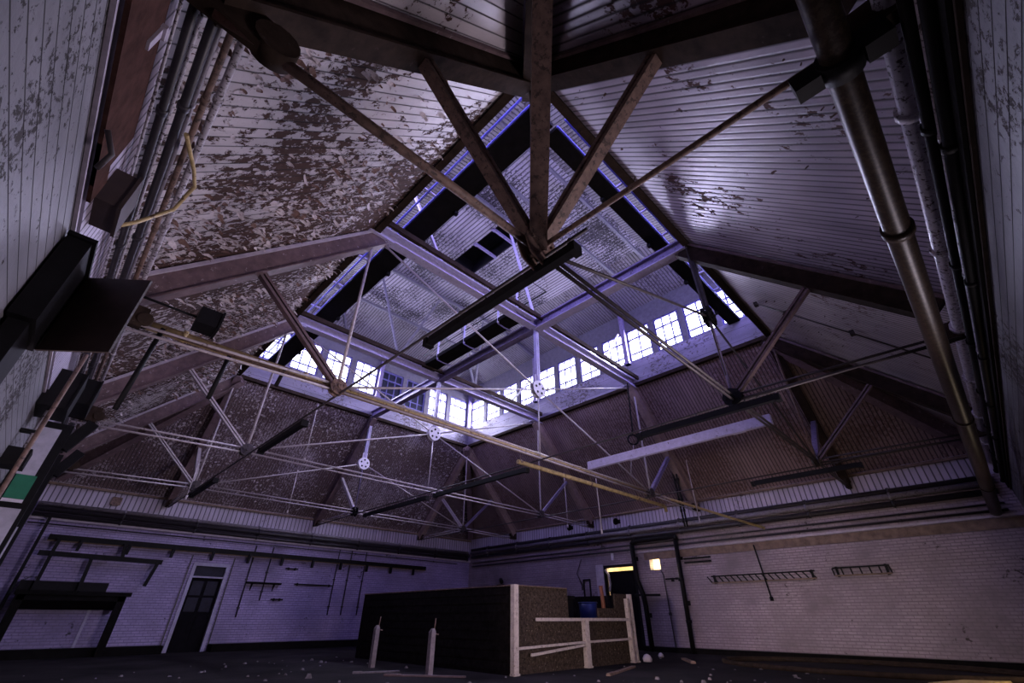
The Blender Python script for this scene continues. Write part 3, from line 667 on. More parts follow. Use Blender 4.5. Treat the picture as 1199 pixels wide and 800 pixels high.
for z, o, r, mt, l in ((4.42, .14, .07, 'grey_pipe', 'grey pipe on the far left wall, topmost of three under the beadboard'), (4.25, .20, .10, 'dark_pipe', 'dark pipe on the far left wall, middle of three under the beadboard'), (4.07, .13, .075, 'dark_pipe', 'thin dark pipe on the far left wall, lowest of three under the beadboard')):
    wall_pipe([(W0+.3, N1-o, z), (W1-.3, N1-o, z)], r, mt, l)
wall_pipe([(W0+.3, N1-.08, 3.80), (W1-1, N1-.08, 3.80)], .022, 'dark_pipe', 'very thin dark pipe on the far left wall between the ledge and the hook rail')
for z, o, r, mt, l in ((4.56, .14, .09, 'dark_pipe', 'dark pipe on the far right wall, topmost under the beadboard'), (4.40, .22, .09, 'grey_pipe', 'thick grey pipe on the far right wall under the beadboard'), (4.18, .14, .09, 'dark_pipe', 'dark pipe on the far right wall below the thick grey pipe'), (3.86, .09, .028, 'dark_pipe', 'thin dark pipe on the far right wall halfway down to the pale ledge'), (3.68, .12, .035, 'dark_pipe', 'thin dark pipe on the far right wall just above the pale ledge')):
    wall_pipe([(W1-o, S0+.3, z), (W1-o, N1-.4, z)], r, mt, l)
for x, z, r, mt, l in ((-3.42, 5.62, .035, 'bright_pipe', 'flaking white pipe at the foot of the left slope, nearest the peeling boards'), (-3.50, 5.50, .03, 'rust', 'rusty thin pipe at the foot of the left slope'), (-3.56, 5.36, .022, 'grey_pipe', 'grey thin pipe at the foot of the left slope beside the rusty one'), (-3.60, 5.26, .04, 'dark_pipe', 'dark pipe high on the left wall'), (-3.66, 5.14, .014, 'bright_pipe', 'very thin white pipe high on the left wall'), (-3.70, 5.06, .035, 'dark_pipe', 'dark pipe high on the left wall above the bare brown boards'), (-3.76, 4.97, .012, 'bright_pipe', 'thin pale pipe edging the bare brown boards on the left wall')):
    wall_pipe([(x, S0+.2, z), (x, N1-.3, z)], r, mt, l)
for y, z, r, mt, l in ((-3.54, 4.95, .095, 'bright_pipe', 'flaking white pipe in front of the beadboard on the right wall'), (-3.56, 4.80, .022, 'bright_pipe', 'thin white pipe below the beadboard on the right wall'), (-3.55, 4.66, .05, 'black', 'black pipe on the right wall below the thin white pipe'), (-3.56, 4.50, .022, 'bright_pipe', 'thin pale pipe on the right wall between two black pipes'), (-3.56, 4.38, .045, 'black', 'black pipe on the right wall, lowest of the group')):
    wall_pipe([(W0+.2, y, z), (W1-.3, y, z)], r, mt, l)
# bare brown board and cable bend on the left wall
m = MB(); x = W0+.055
m.box(x, -2.5, 4.23, x+.03, 1.75, 4.96); m.box(x, 1.2, 4.23, x+.031, 2.0, 4.52); single('bare_board', m, 'brown_panel', 'bare brown board high on the left wall where paint is gone', 'board')
m = MB(); m.box(x+.03, .42, 4.66, x+.05, .50, 4.92); m.box(x+.03, .40, 4.88, x+.07, .52, 4.92); single('wall_bracket', m, 'ledge_pale', 'small pale bracket on the bare brown board', 'bracket')
m = MB(); m.tube([(-3.8, 1.0, 4.22), (-3.72, 1.12, 4.12), (-3.75, 1.18, 3.98)], .02, 8); single('hanging_cable', m, 'rod_dark', 'short bent cable end at the left wall ledge', 'cable')
m = MB(); m.tube([(-3.5, 1.6, 5.2), (-3.36, 2.3, 5.45), (-3.3, 2.6, 5.5), (-3.38, 3.0, 5.35), (-3.6, 3.0, 4.95), (-3.72, 2.9, 4.7)], .022, 8); single('bent_conduit', m, 'yellow_pipe', 'pale bent conduit crossing the pipes above the wall cabinet', 'conduit')

# ------------------------------------------------------------------ things on the left wall
t = thing('wall_cabinet', (W0, 2.8, 3.2), 'dark wall cabinet with its door hanging open on the left wall', 'cabinet')
m = MB(); m.box(W0+.02, 2.40, 3.2, -3.70, 3.12, 4.08); m.box(W0+.02, 2.36, 4.08, -3.67, 3.16, 4.12); m.build('body', 'black', t)
hx, hy = -3.69, 3.11; dx, dy = .50, -.435
m = MB(); m.beam((hx, hy, 3.66), (hx+dx, hy+dy, 3.66), .025, .89); m.beam((hx+dx*.9, hy+dy*.9, 3.3), (hx+dx*.9, hy+dy*.9, 4.0), .02, .04, (dx, dy, 0))
d = m.build('door', 'cab_door', t)
m = MB(); m.tube([(hx, hy, 3.25), (hx, hy, 4.08)], .02, 8); m.build('hinge', 'black', d)
m = MB(); m.box(W0+.03, 2.5, 1.6, -3.74, 3.05, 3.2); m.build('cable_trunk', 'black', t)
def small_box(name, x0, y0, z0, x1, y1, z1, mat, label, cat, extra=None):
    t = thing(name, ((x0+x1)/2, (y0+y1)/2, z0), label, cat)
    m = MB(); m.box(x0, y0, z0, x1, y1, z1); m.build('body', mat, t)
    m = MB(); m.box(x1-.01, y0-.02, z0-.02, x1+.02, y1+.02, z1+.02); m.build('lid', mat, t)
    if extra: extra(t)
    return t
small_box('junction_box', W0+.051, 2.15, 4.42, -3.66, 2.62, 4.85, 'cab_door', 'brown box on the left wall just below the bent conduit', 'box')  # plain junction box, nothing to switch
small_box('wall_lamp', W0+.001, 7.4, 4.0, -3.52, 8.2, 4.65, 'black', 'lower black box light on the left wall beside the bright vertical pipe', 'light fitting', None)
small_box('wall_lamp', W0+.051, 8.7, 4.55, -3.34, 9.7, 5.05, 'black', 'upper black box light on the left wall under the peeling slope', 'light fitting', None)
def arm(t):
    m = MB(); m.tube([(-3.4, 4.75, 5.02), (-2.5, 4.75, 5.0)], .02, 8); m.build('arm', 'black', t)
small_box('hanging_box', -2.6, 4.6, 4.86, -2.3, 4.95, 5.14, 'black', 'small black box on an arm in front of the peeling slope', 'box', arm)
# stanchions with green bands
for y, l, sh in ((9.6, 'nearer wall stanchion with pale face and green band at the left edge', 0), (12.2, 'farther wall stanchion with pale face and green band at the left edge', .0)):
    t = thing('wall_stanchion', (-3.7, y, 0), l, 'post')
    m = MB(); m.box(W0+.01, y, 0, W0+.50, y+.22, 4.35); m.beam((W0+.5, y+.1, 3.9), (W0+.75, y+.1, 4.5), .2, .16, (0, 1, 0)); m.build('column', 'black', t)
    m = MB(); m.box(W0+.08, y-.03, 3.32, W0+.36, y, 4.22); m.build('upper_panel', 'pale_panel', t)
    m = MB(); m.box(W0+.12, y-.03, 2.90, W0+.40, y, 3.32); m.build('green_band', 'green', t)
    m = MB(); m.box(W0+.12, y-.035, 2.84, W0+.40, y, 2.895); m.build('band_edge', 'white_plate', t)
    m = MB(); m.box(W0+.14, y-.03, 1.4, W0+.44, y, 2.74); m.build('lower_panel', 'pale_panel', t)
t = thing('wall_mounted_pipe', (-3.72, 7.7, 3.1), 'bright vertical pipe ending in a dark box on the left wall, above the green bands', 'pipe')
m = MB(); m.tube([(-3.72, 7.7, 3.3), (-3.72, 7.7, 4.0)], .045, 12); m.build('tube', 'bright_pipe', t)
m = MB(); m.box(W0+.001, 7.5, 3.05, -3.62, 7.9, 3.32); m.build('box', 'black', t)
m = MB(); m.box(W0+.001, 7.62, 3.6, -3.70, 7.78, 3.64); m.build('clamp', 'black', t)
m = MB(); m.tube([(-3.6, 6.4, 0), (-3.6, 6.4, 4.6)], .03, 10); m.tube([(-3.6, 6.4, 1.2), (-3.6, 6.4, 1.26)], .045, 10)
single('standpipe', m, 'rust', 'thin rusty vertical pipe on the left wall nearer the cabinet', 'pipe')

# ------------------------------------------------------------------ far left wall
t = thing('hook_rail', (3, N1-.2, 3.4), 'long black hook rail across the far left wall above the door', 'rail')
m = MB(); m.beam((-2.9, N1-.22, 3.40), (12.6, N1-.22, 3.40), .10, .17); m.build('bar', 'black', t)
m = MB(); m.beam((-2.9, N1-.18, 3.30), (12.6, N1-.18, 3.30), .03, .05); m.build('backing_strip', 'ledge', t)
for k in range(11):
    x = -2.0+k*1.38; m = MB(); m.beam((x, N1-.02, 3.32), (x, N1-.24, 3.34), .07, .07); m.beam((x, N1-.26, 3.36), (x-.03, N1-.29, 3.03), .11, .09, (1, 0, 0)); m.build('hook', 'black', t)
t = thing('hanging_rail', (-1.2, N1-.3, 2.9), 'black hanging rail with drop bars at the left of the far wall', 'rail')
m = MB(); m.beam((-2.95, N1-.37, 2.90), (.52, N1-.37, 2.84), .10, .15); m.build('bar', 'black', t)
for xa, za, xb, zb in ((-2.6, 3.36, -2.62, 2.9), (-.78, 3.36, -.72, 2.88), (-2.62, 2.9, -2.62, 1.76), (-1.55, 2.88, -1.50, 1.85), (.40, 2.84, .26, 2.05)):
    m = MB(); m.beam((xa, N1-.37, za), (xb, N1-.37, zb), .10, .13, (0, 1, 0)); m.build('drop_bar', 'black', t)
m = MB(); m.beam((-3.12, N1-.40, 2.2), (-3.12, N1-.4, 4.0), .09, .09, (0, 1, 0)); m.box(-3.22, N1-.48, 0, -3.04, N1-.30, .03); m.tube([(-3.12, N1-.4, 0), (-3.12, N1-.4, 2.3)], .05, 8)
single('corner_post', m, 'black', 'black post at the left end of the far wall', 'post')
t = thing('hooded_recess', (-1.2, N1-.6, 0), 'black timber frame with a hood against the left of the far wall', 'frame')
m = MB(); m.box(-.38, N1-.75, 0, -.16, N1-.55, 1.70); m.build('post', 'black_wood', t)
m = MB(); m.box(-2.95, N1-.75, 0, -2.72, N1-.55, 1.70); m.build('post', 'black_wood', t)
m = MB(); m.box(-3.0, N1-.80, 1.70, -.05, N1-.50, 1.82); m.build('lintel', 'black_wood', t)
m = MB(); m.hexa([(-2.9, N1-.75, 1.55), (-.2, N1-.75, 1.55), (-.25, N1-.05, 1.30), (-2.9, N1-.05, 1.30), (-2.9, N1-.75, 1.70), (-.2, N1-.75, 1.70), (-.25, N1-.05, 1.70), (-2.9, N1-.05, 1.70)]); m.build('hood', 'black_wood', t)
m = MB(); m.box(-3.0, N1-.30, 1.82, -.75, N1-.02, 2.10); m.build('top_box', 'black', t)
m = MB(); m.box(-.98, N1-.045, 0, -.9, N1-.005, 1.4); m.build('back_batten', 'frame_lav', t)
# door
d = MB(); d.box(1.62, N1-.04, 0, 1.74, N1+.12, 2.95); d.box(2.83, N1-.04, 0, 2.95, N1+.12, 2.95); d.box(1.74, N1-.04, 2.84, 2.83, N1+.12, 2.95); d.box(1.74, N1-.02, 2.43, 2.83, N1+.10, 2.48)
do = tag(d.build('door_1', 'frame_lav'), 'tall dark door with a pale frame and transom in the far left wall', 'door', None, 'structure')
d = MB(); d.box(1.74, N1+.10, 0, 2.83, N1+.16, 2.44)
for x0, x1, z0, z1 in ((1.82, 2.24, .3, 1.15), (2.33, 2.75, .3, 1.15)): d.box(x0, N1+.085, z0, x1, N1+.10, z1)
lf = d.build('leaf', 'door_dark', do)
for x0, x1 in ((1.84, 2.22), (2.35, 2.73)):
    for z0, z1 in ((1.28, 1.75), (1.83, 2.32)):
        d = MB(); d.box(x0, N1+.09, z0, x1, N1+.10, z1); d.build('pane', 'glass_dark', lf)
d = MB(); d.box(1.74, N1+.06, 2.48, 2.83, N1+.10, 2.84); d.build('transom_pane', 'glass_dark', do)
d = MB(); d.tube([(2.76, N1+.1, 1.15), (2.76, N1+.03, 1.15)], .03, 8); d.build('knob', 'black', lf)
d = MB(); d.box(1.60, N1+.16, 0, 2.97, N1+.3, 2.97); d.build('backing', 'black', do)
d = MB()
for x in (1.50, 3.04): d.box(x-.02, N1-.035, 0, x+.02, N1-.005, 3.2)
single('door_conduit', d, 'dark_pipe', 'pair of thin dark conduits up both sides of the tall dark door', 'conduit')
t = thing('wall_shelf', (4.5, N1, 2.3), 'narrow black shelf on the far left wall right of the door', 'shelf')
m = MB(); m.box(3.72, N1-.24, 2.30, 5.12, N1-.01, 2.36); m.build('board', 'black_wood', t)
for x in (3.95, 4.85): m = MB(); m.hexa([(x, N1-.01, 2.05), (x+.03, N1-.01, 2.05), (x+.03, N1-.01, 2.06), (x, N1-.01, 2.06), (x, N1-.2, 2.30), (x+.03, N1-.2, 2.30), (x+.03, N1-.01, 2.30), (x, N1-.01, 2.30)]); m.build('bracket', 'black', t)
for x, z0, z1, l in ((3.72, 1.1, 3.75, 'thin dark conduit running down past the left end of the narrow shelf'), (4.45, 1.7, 3.75, 'thin dark conduit running down behind the narrow shelf'), (7.55, 1.2, 4.0, 'thin dark conduit left of the enclosure top on the far left wall'), (8.2, 1.2, 4.0, 'thin dark conduit above the left end of the enclosure'), (9.0, 1.2, 4.0, 'thin dark conduit behind the enclosure on the far left wall')):
    m = MB(); m.tube([(x, N1-.04, z0), (x+.02, N1-.04, z1)], .025, 8)
    for z in (z0+.3, (z0+z1)/2): m.box(x-.05, N1-.07, z, x+.05, N1-.01, z+.05)
    single('wall_conduit', m, 'dark_pipe', l, 'conduit')
for x0, x1, z, l in ((5.75, 7.5, 2.36, 'thin black bar on the far left wall left of the enclosure'), (5.2, 5.75, 2.95, 'short upper strap on the far left wall above the shelf'), (4.9, 5.4, 1.75, 'short lower strap on the far left wall under the shelf')):
    m = MB(); m.beam((x0, N1-.05, z), (x1, N1-.05, z), .05, .05); m.box(x0+.1, N1-.05, z-.05, x0+.16, N1, z+.05); m.box(x1-.16, N1-.05, z-.05, x1-.1, N1, z+.05)
    single('wall_bar', m, 'black', l, 'bar')
m = MB()
for a0, a1 in ((W0, 1.5), (3.05, W1)): m.box(a0, N1-.55, 0, a1, N1-.005, .24)
struct('baseboard_north', m, 'black_wood', 'black kerb along the foot of the far left wall', 'baseboard')
m = MB(); m.box(W1-.25, S0, 0, W1-.005, 8.7, .16); m.box(W1-.25, 10.4, 0, W1-.005, N1, .16); struct('baseboard_east', m, 'black_wood', 'black kerb along the foot of the far right wall', 'baseboard')

# ------------------------------------------------------------------ far right wall
t = thing('drain_pipe', (W1-.27, 8.5, 0), 'black drain pipe with a kink beside the lit wall hole', 'pipe')
m = MB(); m.tube([(W1-.27, 8.30, 0), (W1-.27, 8.32, 1.5), (W1-.27, 8.36, 1.9), (W1-.27, 8.56, 2.5), (W1-.27, 8.60, 3.85)], .10, 14); m.build('tube', 'black', t)
m = MB(); m.tube([(W1-.27, 8.60, 3.85), (W1-.27, 8.52, 3.95), (W1-.27, 8.30, 3.98), (W1-.27, 6.70, 3.99), (W1-.27, 6.52, 4.0), (W1-.27, 6.48, 3.85)], .10, 14); m.build('elbow_run', 'black', t)
m = MB(); m.tube([(W1-.23, 8.8, 1.93), (W1-.23, 7.62, 1.90)], .04, 8); m.build('stay_bar', 'black', t)
t = thing('drain_pipe', (W1-.26, 6.6, 0), 'straight black drain pipe right of the lit wall hole', 'pipe')
m = MB(); m.tube([(W1-.26, 6.62, 0), (W1-.26, 6.52, 3.85)], .085, 14); m.build('tube', 'black', t)
for z in (1.0, 2.4): m = MB(); m.tube([(W1-.26, 6.58, z-.05), (W1-.26, 6.58, z+.05)], .11, 14); m.build('collar', 'black', t)
for yy, z in ((8.33, 1.2), (8.6, 3.3), (6.58, 1.6), (6.54, 3.2)):
    m = MB(); m.box(W1-.166, yy-.03, z-.03, W1-.001, yy+.03, z+.03); m.box(W1-.03, yy-.08, z-.08, W1-.001, yy+.08, z+.08)
    single('pipe_bracket', m, 'black', {8.33: 'lower wall bracket of the kinked drain pipe', 8.6: 'upper wall bracket of the kinked drain pipe', 6.58: 'lower wall bracket of the straight drain pipe', 6.54: 'upper wall bracket of the straight drain pipe'}[yy], 'bracket')
m = MB(); m.tube([(W1-.05, 7.4, 0), (W1-.05, 7.42, 2.6), (W1-.05, 7.5, 2.8)], .022, 8); m.box(W1-.08, 7.36, 1.2, W1-.01, 7.46, 1.3); single('wall_conduit', m, 'dark_pipe', 'thin conduit running down between the two black drain pipes', 'conduit')
m = MB(); m.beam((W1-.06, 7.35, 2.46), (W1-.06, 6.75, 2.46), .06, .06); m.box(W1-.08, 7.0, 2.36, W1-.01, 7.1, 2.5); m.box(W1-.09, 6.8, 2.42, W1-.03, 6.9, 2.5); single('wall_bracket', m, 'black', 'small black bracket bar below and right of the lit wall hole', 'bracket')
m = MB(); m.beam((W1-.06, 6.4, 3.14), (W1-.06, 5.3, 3.14), .06, .06); m.beam((W1-.06, 6.4, 3.0), (W1-.06, 5.3, 3.0), .06, .06); single('wall_bar', m, 'black', 'pair of short black bars under the brown stained board by the drain pipe', 'bar')
def rack(y0, y1, z, l, slant):
    t = thing('wall_ladder_rack', (W1, (y0+y1)/2, z), l, 'rack')
    for k in (0, 1):
        m = MB(); m.beam((W1-.09, y0, z+.22*k), (W1-.09, y1, z+.22*k), .05, .045); m.build('rail', 'black' if k else 'ledge', t)
    n = int(abs(y1-y0)/.22)
    for q in range(n+1):
        y = y0+(y1-y0)*q/n; m = MB(); m.beam((W1-.09, y, z), (W1-.09, y+slant, z+.22), .03, .035, (0, 1, 0)); m.build('rung', 'black', t)
    for y in (y0-.1*(1 if y0 > y1 else -1), y1+.1*(1 if y0 > y1 else -1)):
        m = MB(); m.box(W1-.09, y-.03, z-.04, W1-.003, y+.03, z+.26); m.build('wall_lug', 'black', t)
rack(5.42, 1.88, 2.24, 'longer black ladder rack on the far right wall', .16); rack(1.34, -.18, 2.28, 'shorter black ladder rack at the right end of the far right wall', .02)
m = MB(); m.tube([(W1-.16, 3.56, 3.4), (W1-.16, 3.50, 2.5), (W1-.16, 3.45, 1.72)], .025, 8); m.tube([(W1-.16, 3.45, 1.74), (W1-.16, 3.45, 1.62)], .06, 10); single('hanging_switch', m, 'black', 'cord with a switch hanging over the longer ladder rack', 'switch')
# doorway leaf and bits
d = MB(); d.box(W1-.03, 8.72, 0, W1+.1, 8.82, 3.14); d.box(W1-.03, 10.28, 0, W1+.1, 10.38, 3.14); d.box(W1-.03, 8.82, 3.04, W1+.1, 10.28, 3.14)
do = tag(d.build('door_2', 'black'), 'open doorway in the far right wall behind the enclosure', 'door', None, 'structure')
d = MB(); d.box(W1+.16, 8.82, 0, W1+.22, 10.26, 2.90)
for z0, z1 in ((.2, 1.2), (1.35, 2.7)): d.box(W1+.145, 9.0, z0, W1+.16, 10.1, z1)
d.build('leaf', 'door_dark', do)
d = MB(); d.box(W1-.05, 10.40, 1.5, W1-.01, 10.80, 3.2); single('wall_patch', d, 'ledge_pale', 'pale board beside the open doorway', 'board')
m = MB(); m.tube([(W1-.1, 10.25, 2.95), (W1-.14, 10.05, 2.75), (W1-.16, 10.0, 2.4), (W1-.14, 10.08, 2.1)], .05, 10); single('hanging_hose', m, 'bright_pipe', 'pale curved hose drooping at the doorway edge', 'hose')
m = MB(); m.box(W1-.1, 9.75, 3.35, W1-.02, 9.85, 3.62); m.box(W1-.12, 9.77, 3.33, W1-.02, 9.83, 3.36); single('wall_tag', m, 'white_plate', 'small white plate above the open doorway', 'plate')
t = thing('corridor_lamp', (16.9, 7.75, 3.2), 'glowing lamp seen through the wall hole', 'lamp')
m = MB(); m.tube([(16.75, 7.72, 2.95), (16.75, 7.72, 3.02), (16.75, 7.72, 3.12), (16.75, 7.72, 3.2)], [.05, .09, .09, .04], 12); m.build('bulb', 'bulb', t)
m = MB(); m.tube([(16.75, 7.72, 3.2), (16.75, 7.72, 3.6)], .02, 8); m.build('stem', 'black', t)
m = MB()
for k in (0, 1): m.beam((W1-.05, 11.2+.35*k, 1.9), (W1-.05, 11.2+.35*k, 2.62), .05, .05, (0, 1, 0))
m.beam((W1-.05, 11.18, 2.62), (W1-.05, 11.57, 2.62), .05, .05); single('wall_frame', m, 'black', 'small black empty frame on the wall above the enclosure gap', 'frame')
m = MB(); m.tube([(W1-.05, 11.6, 3.5), (W1-.07, 11.9, 2.9), (W1-.05, 11.6, 2.3)], .02, 8); m.box(W1-.08, 11.55, 2.2, W1-.02, 11.68, 2.34); single('hanging_wire', m, 'rod_dark', 'loose wire on the wall left of the small empty frame', 'wire')
m = MB(); m.tube([(W1-.1, 17.2, 2.9), (W1-.2, 17.0, 2.75)], .10, 12); m.box(W1-.12, 17.0, 2.45, W1-.01, 17.5, 2.65); single('wall_fitting', m, 'black', 'small dark fitting on the wall near the far corner', 'fitting')
for y, z, l in ((12.2, 5.0, 'dark ragged hole patch in the beadboard by the far end'), (9.4, 4.95, 'dark ragged patch in the beadboard above the doorway')):
    m = MB(); m.tube([(W1-.065, y, z), (W1-.045, y, z)], .16, 7); m.box(W1-.065, y-.25, z-.12, W1-.05, y+.05, z+.06); single('board_patch', m, 'black', l, 'patch')
m = MB(); m.box(-1.75, N1-.12, 4.65, -1.45, N1-.051, 4.92); m.box(-1.7, N1-.16, 4.62, -1.5, N1-.051, 4.66); single('rusty_box', m, 'rust', 'small rusty box on the far left beadboard', 'box')  # plain rusty box without any socket

# ------------------------------------------------------------------ wooden enclosure
t = thing('wooden_enclosure', (8.3, 9.7, 0), 'big dark boarded enclosure standing in the middle of the hall', 'enclosure')
x0, x1, y0, y1 = 5.68, 10.9, 6.16, 13.4
m = MB()
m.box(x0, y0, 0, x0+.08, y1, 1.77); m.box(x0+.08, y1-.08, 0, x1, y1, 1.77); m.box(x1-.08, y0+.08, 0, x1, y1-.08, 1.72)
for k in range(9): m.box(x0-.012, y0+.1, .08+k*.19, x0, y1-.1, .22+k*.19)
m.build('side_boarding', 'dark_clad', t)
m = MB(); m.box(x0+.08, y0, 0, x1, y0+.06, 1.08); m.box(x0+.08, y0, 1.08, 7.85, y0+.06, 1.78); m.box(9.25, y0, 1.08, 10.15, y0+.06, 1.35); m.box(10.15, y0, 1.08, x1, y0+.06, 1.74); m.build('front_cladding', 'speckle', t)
m = MB(); m.box(x0-.01, y0-.04, 1.78, 7.8, y0+.1, 1.80); m.box(x0-.02, y0, 1.77, x0+.1, y1, 1.795); m.build('top_rail', 'rust', t)
for (px, pw, pz_) in ((5.72, .15, 1.80), (8.48, .17, 1.07), (10.86, .10, 1.74), (10.68, .08, 1.62)):
    m = MB(); m.box(px-pw/2, y0-.13, 0 if pw > .1 else .05, px+pw/2, y0-.0, pz_); m.box(px-pw/2-.02, y0-.15, 0, px+pw/2+.02, y0, .04); m.build('front_post', 'post_white', t)
for (xa, za, xb, zb, h) in ((6.45, 1.07, 10.8, 1.07, .07), (5.8, .50, 8.4, .56, .05), (8.56, .56, 10.8, .58, .05), (6.25, .36, 8.4, .50, .055)):
    m = MB(); m.beam((xa, y0-.09, za), (xb, y0-.09, zb), .05, h); m.build('front_rail', 'post_white', t)
m = MB(); m.box(x0+.08, y0+.06, 0, x1-.08, y1-.08, .05); m.build('base', 'black_wood', t)
single_ = MB(); single_.box(7.6, 7.2, .05, 9.4, 8.3, 1.62); single_.box(7.55, 7.15, 1.62, 9.45, 8.35, 1.68); single('dark_chest', single_, 'black', 'black chest inside the enclosure seen through the gap', 'chest')
m = MB(); m.tube([(9.75, 6.9, .06), (9.75, 6.9, 1.2), (9.75, 6.9, 1.5), (9.75, 6.9, 1.52)], [.24, .26, .28, .2], 16); m.torus((9.75, 6.9, 1.5), (0, 0, 1), .28, .02); single('blue_tub', m, 'blue_tub', 'blue tub poking up in the enclosure gap', 'tub')
m = MB(); m.tube([(10.15, 6.6, .06), (10.15, 6.6, 1.5), (10.1, 6.6, 1.95)], .06, 12); m.torus((10.1, 6.6, 1.95), (0, 0, 1), .06, .012); single('orange_tube', m, 'orange', 'orange tube standing beside the blue tub', 'tube')
for (x, y, h, l) in ((4.39, 10.06, .91, 'farther short white post left of the enclosure'), (4.32, 7.42, .87, 'nearer short white post left of the enclosure')):
    t = thing('stub_post', (x, y, 0), l, 'post')
    m = MB(); m.beam((x, y, 0), (x, y, h-.05), .12, .12, (1, 0, 0)); m.hexa([(x-.06, y-.06, h-.05), (x+.06, y-.06, h-.05), (x+.06, y+.06, h-.05), (x-.06, y+.06, h-.05), (x-.02, y-.03, h+.02), (x+.04, y-.03, h+.02), (x+.04, y+.03, h+.02), (x-.02, y+.03, h+.02)]); m.build('shaft', 'stub', t)
    m = MB(); m.tube([(x+.05, y, h), (x+.07, y, h+.22)], .012, 6); m.tube([(x+.05, y, h-.08), (x+.18, y, h-.1)], .014, 6); m.build('iron_pin', 'rust', t)

# ------------------------------------------------------------------ floor debris
def plank(a, b, w, h, l, mat='debris'):
    m = MB(); m.beam((a[0], a[1], h/2+.004), (b[0], b[1], h/2+.004), w, h); m.beam((a[0], a[1], h+.01), (a[0]+(b[0]-a[0])*.2, a[1]+(b[1]-a[1])*.2, h+.01), w*.7, .012); single('loose_plank', m, mat, l, 'plank')
plank((3.3, 9.0), (4.3, 8.6), .10, .03, 'short loose plank on the floor by the farther short post'); plank((3.6, 8.1), (4.7, 6.6), .12, .03, 'longer loose plank on the floor by the nearer short post', 'rafter')
plank((7.2, 4.6), (9.4, 5.3), .10, .04, 'loose plank on the floor in front of the enclosure', 'rust'); plank((11.6, 4.7), (12.8, 5.6), .14, .05, 'loose plank on the floor right of the enclosure', 'rust')
plank((10.4, -.9), (12.2, -1.6), .5, .04, 'pale board tinted as the yellow light patch at the lower right', 'yellow_pipe')  # the board's yellow stands for the pool of warm light here
m = MB()
m.tube([(13.2+1.9*math.cos(a), 1.0+3.4*math.sin(a), .05) for a in [math.pi*.5+2*math.pi*k/40 for k in range(41)]], .06, 8); m.tube([(13.2+1.75*math.cos(a), 1.0+3.2*math.sin(a), .03) for a in [2*math.pi*k/40 for k in range(41)]], .03, 6)
single('floor_ring', m, 'rafter_dark', 'low brown oval kerb on the floor below the ladder racks', 'kerb')
for (x, y, r, l, mt) in ((11.3, 6.0, .14, 'pale rubble lump at the right foot of the enclosure', 'ledge_pale'), (13.2, 6.6, .09, 'small pale rubble lump left of the straight drain pipe', 'ledge_pale')):
    m = MB(); m.tube([(x, y, .0), (x, y, r*.5), (x+.02, y, r*1.1), (x+.03, y, r*1.35)], [r*.9, r*1.05, r*.7, r*.2], 7); single('rubble_lump', m, mt, l, 'rubble')
m = MB(); rnd = random.Random(3)
for k in range(260):
    x, y = rnd.uniform(-2.5, 13), rnd.uniform(1, 14)
    if x0-.15 < x < x1+.15 and y0-.25 < y < y1+.1: continue
    if any((Vector((x, y))-Vector(c)).length < 1.25 for c in ((3.8, 8.8), (4.15, 7.35), (8.3, 4.95), (12.2, 5.15))): continue
    s = rnd.uniform(.012, .06)*(1.6 if rnd.random() < .1 else 1); a = rnd.uniform(0, 6.28); dx, dy = math.cos(a)*s, math.sin(a)*s; h = s*rnd.uniform(.3, 1)
    m.hexa([(x-dx, y-dy, 0), (x+dy, y-dx, 0), (x+dx, y+dy, 0), (x-dy, y+dx, 0), (x-dx*.5, y-dy*.6, h), (x+dy*.6, y-dx*.5, h*.7), (x+dx*.7, y+dy*.5, h), (x-dy*.5, y+dx*.7, h*.8)])
single('floor_rubble', m, 'debris', 'scattered small plaster rubble on the floor', 'rubble', None, 'stuff')

# ------------------------------------------------------------------ curling paint chips on the slopes
def chips(name, n, place, label, mat, smin=.04, smax=.16, seed=1):
    m = MB(); r = random.Random(seed); made = 0
    while made < n:
        q = place(r)
        if q is None: continue
        p, al, nrm = q; ac = nrm.cross(al).normalized()
        s = smin+(smax-smin)*r.random()**2.2; a = r.gauss(0, .7); u = (al*math.cos(a)+ac*math.sin(a)); v = nrm.cross(u)
        L, Wd = s*r.uniform(.7, 1.6), s*r.uniform(.5, 1.0); curl = r.uniform(.3, 1.2)
        p = p+nrm*.006
        j = lambda q: q*r.uniform(.55, 1.25)
        k = 1 if isinstance(mat, list) and r.random() < .33 else 0
        ring = lambda t, h, wd: [p+u*L*t-v*Wd*j(wd)+nrm*L*h*curl, p+u*L*(t+r.uniform(-.08, .08))+nrm*L*h*curl*r.uniform(.7, 1.0), p+u*L*t+v*Wd*j(wd)+nrm*L*h*curl]
        R = [ring(0, 0, .35), ring(.45, .14, .5), ring(.8, .5, .4), ring(.9, .95, .2)]
        for A_, B_ in zip(R, R[1:]):
            for q_ in (0, 1): m.face([A_[q_], A_[q_+1], B_[q_+1], B_[q_]], None, k)
        made += 1
    return single(name, m, mat, label, 'paint', None, 'stuff')
nW = Vector((SL, 0, -1)).normalized(); alW = Vector((1, 0, SL)).normalized()
def noise2(x, y):
    from mathutils import noise
    return noise.fractal(Vector((x*.55, y*.55, 3.1)), 1.0, 2.0, 4)
def west(r):
    y = r.uniform(.3, LY+2.5); d = r.uniform(.15, 3.75)
    dens = .75 if y < BAY else 1.0
    if y < BAY and r.random() < .8-.3*d+.25*(y < 1.4): return None
    if y < BAY*.5 and r.random() < .6: return None
    if noise2(y, d) < r.uniform(-.35, .25): return None
    if y > LY+d-.3: return None
    return Vector((-d, y, ZE-SL*d)), alW, nW
chips('paint_chips', 6500, west, 'curling paint chips all over the left roof slope', ['chip', 'chip_dark'], .02, .12, 1)
nN = Vector((0, -SL, -1)).normalized(); alN = Vector((0, -1, SL)).normalized()
